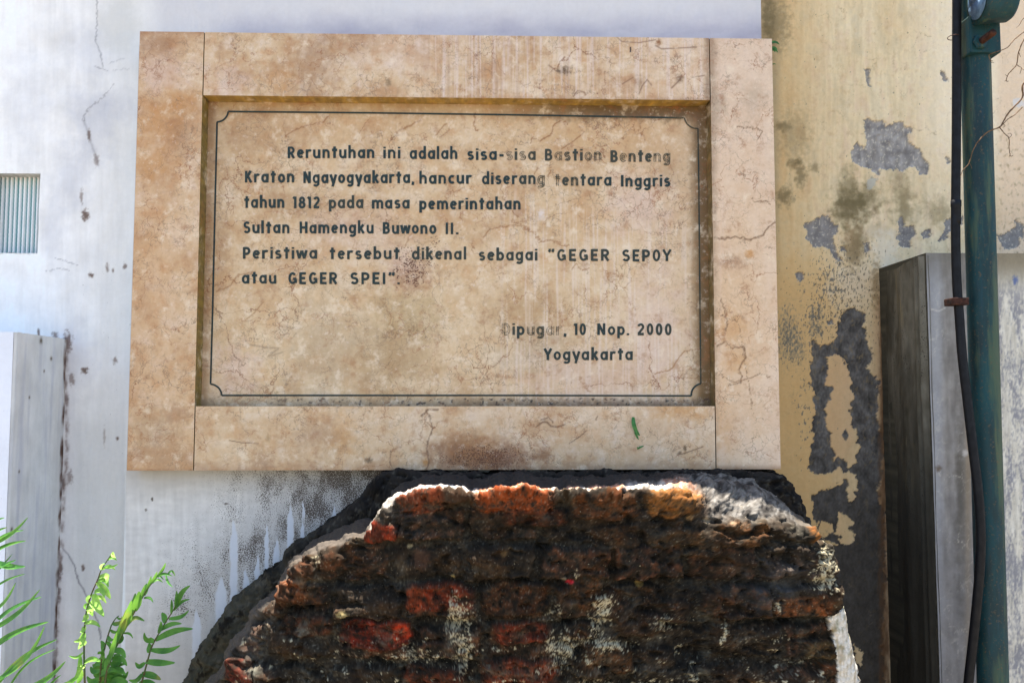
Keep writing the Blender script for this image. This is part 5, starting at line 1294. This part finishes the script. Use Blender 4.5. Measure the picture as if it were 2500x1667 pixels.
for leaves, ra, dd in ((frA, raA, -.30), (frB, raB, -.33), (frC, raC, -.37)):
    bag = Bag()
    P = smooth_path([at(x, y, dd) for x, y in ra] , 6)
    bag.tube(P, np.linspace(.0035, .0012, len(P)), 8)
    for i_, (b, t, w) in enumerate(leaves):
        bp, tp_ = np.array(fpx(b)), np.array(fpx(t))
        d_ = bp - tp_; base = bp + d_ / max(1e-6, np.hypot(*d_)) * 40
        # start on the stem
        base = np.array([np.interp(-base[1], [-p[1] for p in ra], [p[0] for p in ra]), base[1]]) if base[0] < 10 and base[1] < 1660 else base
        fern_leaf(bag, base, tp_, w, dd, dd - .03 + .012 * (i_ % 3), .07 + .03 * (i_ % 2), -1 if i_ % 3 else 1, .35, (0, -.8, .5 + .2 * (i_ % 2)))
    link("frond", bag.mesh("frond"), fern_m.m, lf)
tag(lf, "sword fern at the left edge with long narrow green leaflets", "fern")
# middle clump
mf = empty("fern_clump", (at(215, 1900, -.22)[0], -.22, 0))
def frond(rach, leaves, dd, mat, r0=.0022, stem=True):
    P = smooth_path([at(*fpx(p), dd) for p in rach], 8)
    bag = Bag()
    for i_, (b, t, w, sag, sd) in enumerate(leaves):
        fern_leaf(bag, fpx(b), fpx(t), w, dd, dd - .02 + .014 * (i_ % 3), sag, sd, .4, (.15 * (-1) ** i_, -.8, .5))
    fo_ = link("frond", bag.mesh("frond"), mat, mf)
    b2 = Bag(); b2.tube(P, np.linspace(r0, .0008, len(P)), 8)
    link("stem", b2.mesh("stem"), stemm, fo_)
frond([(700, 1760), (695, 1567), (690, 1380), (690, 1200), (705, 1000), (745, 850), (800, 720), (830, 640), (880, 560), (925, 495)],
      [((925, 500), (948, 540), 4, .2, 1), ((900, 540), (930, 490), 5, .1, 1), ((880, 560), (958, 562), 3.5, .2, -1), ((860, 590), (830, 640), 5, .2, 1), ((850, 620), (966, 592), 4, .1, 1), ((840, 640), (945, 640), 4, .25, -1), ((815, 700), (872, 750), 7, -.5, 1), ((805, 730), (888, 782), 6, -.3, 1), ((795, 740), (905, 876), 8, -.05, 1), ((775, 820), (856, 866), 7, -.35, 1), ((770, 835), (850, 1020), 9, .05, 1), ((760, 870), (872, 912), 5, -.2, 1), ((740, 900), (852, 1022), 9, -.05, 1), ((745, 850), (722, 910), 5, .2, 1), ((720, 920), (700, 960), 5, .2, 1), ((715, 960), (762, 985), 8, -.3, 1), ((708, 1000), (672, 1060), 7, .2, -1), ((706, 990), (760, 1018), 6, -.3, 1), ((690, 1080), (822, 1108), 6, -.15, 1), ((695, 1100), (655, 1150), 7, .2, -1), ((690, 1150), (606, 1225), 6, .2, -1), ((690, 1160), (640, 1290), 8, .1, -1), ((690, 1220), (668, 1260), 8, .1, -1), ((690, 1310), (566, 1342), 4, .2, -1), ((690, 1420), (630, 1440), 6, .2, -1), ((660, 1345), (585, 1567), 7, .12, -1), ((665, 1450), (625, 1580), 7, .1, -1), ((692, 1400), (826, 1390), 7, -.15, 1), ((640, 1510), (520, 1570), 6, -.1, 1)], -.30, young.m)
frond([(850, 1760), (870, 1500), (910, 1370), (960, 1250), (1040, 1100), (1110, 970), (1170, 860), (1220, 780), (1270, 720), (1300, 685)],
      [((1290, 690), (1358, 582), 4.5, .08, 1), ((1280, 695), (1410, 690), 4, -.12, 1), ((1370, 684), (1434, 690), 3, -.5, 1), ((1360, 684), (1416, 780), 3, .1, 1), ((1260, 720), (1340, 720), 3, -.3, 1), ((1250, 750), (1335, 742), 3, -.25, 1), ((1240, 750), (1290, 655), 5, .05, 1), ((1200, 810), (1240, 690), 5.5, .06, 1), ((1180, 850), (1200, 750), 5.5, .08, 1), ((1140, 900), (1192, 760), 7, .04, 1), ((1105, 970), (1140, 815), 11, .06, 1), ((1060, 1050), (1110, 830), 9, .04, 1), ((1000, 1150), (1080, 890), 10, .03, 1), ((960, 1230), (1040, 960), 10, .03, 1), ((920, 1310), (1010, 1030), 9, .03, 1), ((890, 1400), (960, 1150), 9, .03, 1), ((1180, 870), (1255, 906), 3.5, -.2, 1), ((1040, 1100), (1185, 1058), 6, -.25, 1), ((1030, 1090), (1080, 1010), 8, .1, 1), ((1010, 1160), (1090, 1200), 3, -.2, 1), ((965, 1240), (1000, 1170), 8, .1, 1), ((930, 1300), (1030, 1360), 8, -.2, 1), ((920, 1370), (1040, 1425), 7, -.2, 1), ((870, 1470), (890, 1330), 9, .04, 1)], -.26, fern_m.m)
frond([(1110, 1760), (1160, 1567), (1200, 1420), (1240, 1280), (1290, 1180), (1350, 1080), (1420, 970), (1460, 910)],
      [((1455, 915), (1560, 768), 8, -.08, 1), ((1440, 945), (1448, 810), 6, .05, 1), ((1425, 970), (1556, 880), 5, -.1, 1), ((1405, 1000), (1408, 880), 6, .05, 1), ((1385, 1040), (1548, 972), 6, .12, 1), ((1355, 1075), (1325, 990), 8, .1, 1), ((1320, 1130), (1490, 1080), 7, .08, -1), ((1300, 1160), (1320, 1060), 7, .1, 1), ((1275, 1215), (1582, 1122), 9, .06, -1), ((1265, 1225), (1185, 1152), 8, -.2, 1), ((1240, 1295), (1478, 1258), 8, .1, 1), ((1220, 1320), (1220, 1240), 8, .1, 1), ((1195, 1390), (1435, 1400), 9, .03, 1), ((1190, 1400), (1110, 1395), 7, .35, -1), ((1160, 1490), (1318, 1538), 9, -.05, 1), ((1165, 1490), (1055, 1540), 7, -.25, 1), ((1140, 1570), (1290, 1590), 8, -.1, 1)], -.22, fern_m.m)
frond([(810, 1760), (820, 1567), (830, 1400), (870, 1230), (900, 1130), (920, 1080), (950, 1035), (975, 1015)],
      [((960, 1030), (1002, 1018), 3, .4, 1), ((925, 1080), (1004, 1045), 6, .2, 1), ((905, 1130), (970, 1135), 4, .25, 1), ((885, 1180), (945, 1205), 5, .3, 1), ((870, 1230), (900, 1290), 5, -.2, 1), ((845, 1310), (826, 1220), 7, .15, 1), ((835, 1340), (800, 1330), 7, .2, 1), ((830, 1400), (840, 1290), 7, .1, 1), ((825, 1460), (742, 1430), 7, -.3, 1), ((822, 1500), (960, 1470), 9, .15, -1), ((820, 1530), (712, 1510), 8, -.3, 1), ((820, 1560), (1010, 1520), 9, .15, -1), ((890, 1490), (1030, 1500), 9, -.2, 1), ((880, 1440), (1000, 1450), 7, .2, 1), ((860, 1420), (760, 1440), 6, .2, 1), ((900, 1567), (1050, 1562), 10, .1, -1), ((840, 1567), (740, 1560), 8, .1, -1), ((930, 1420), (1002, 1330), 7, .2, 1), ((930, 1345), (990, 1390), 7, -.2, 1), ((960, 1530), (1052, 1470), 8, .2, 1), ((1000, 1590), (1120, 1590), 8, .1, 1)], -.24, fern_m.m)
rr = random.Random(8)
for q in range(2):
    bx, by = 760 + 150 * q + rr.uniform(-20, 20), 1830
    tx, ty = bx + rr.uniform(-120, 120), rr.uniform(1380, 1470)
    lv = []
    for k in range(9):
        u_ = .42 + .58 * k / 8
        cx_, cy_ = bx + (tx - bx) * u_, by + (ty - by) * u_
        for sd in (-1, 1):
            lv.append(((cx_, cy_), (cx_ + sd * rr.uniform(70, 135) * (1.15 - u_ * .6), cy_ - rr.uniform(-30, 60)), rr.uniform(5, 9), rr.uniform(-.25, .25), 1))
    frond([(bx, by), ((bx + tx) / 2 + rr.uniform(-12, 12), (by + ty) / 2), (tx, ty)], lv, -.20 - .03 * (q % 3), fern_m.m, .0016)
tag(mf, "bright green fern clump with upright curling fronds at the foot of the white pier", "fern")
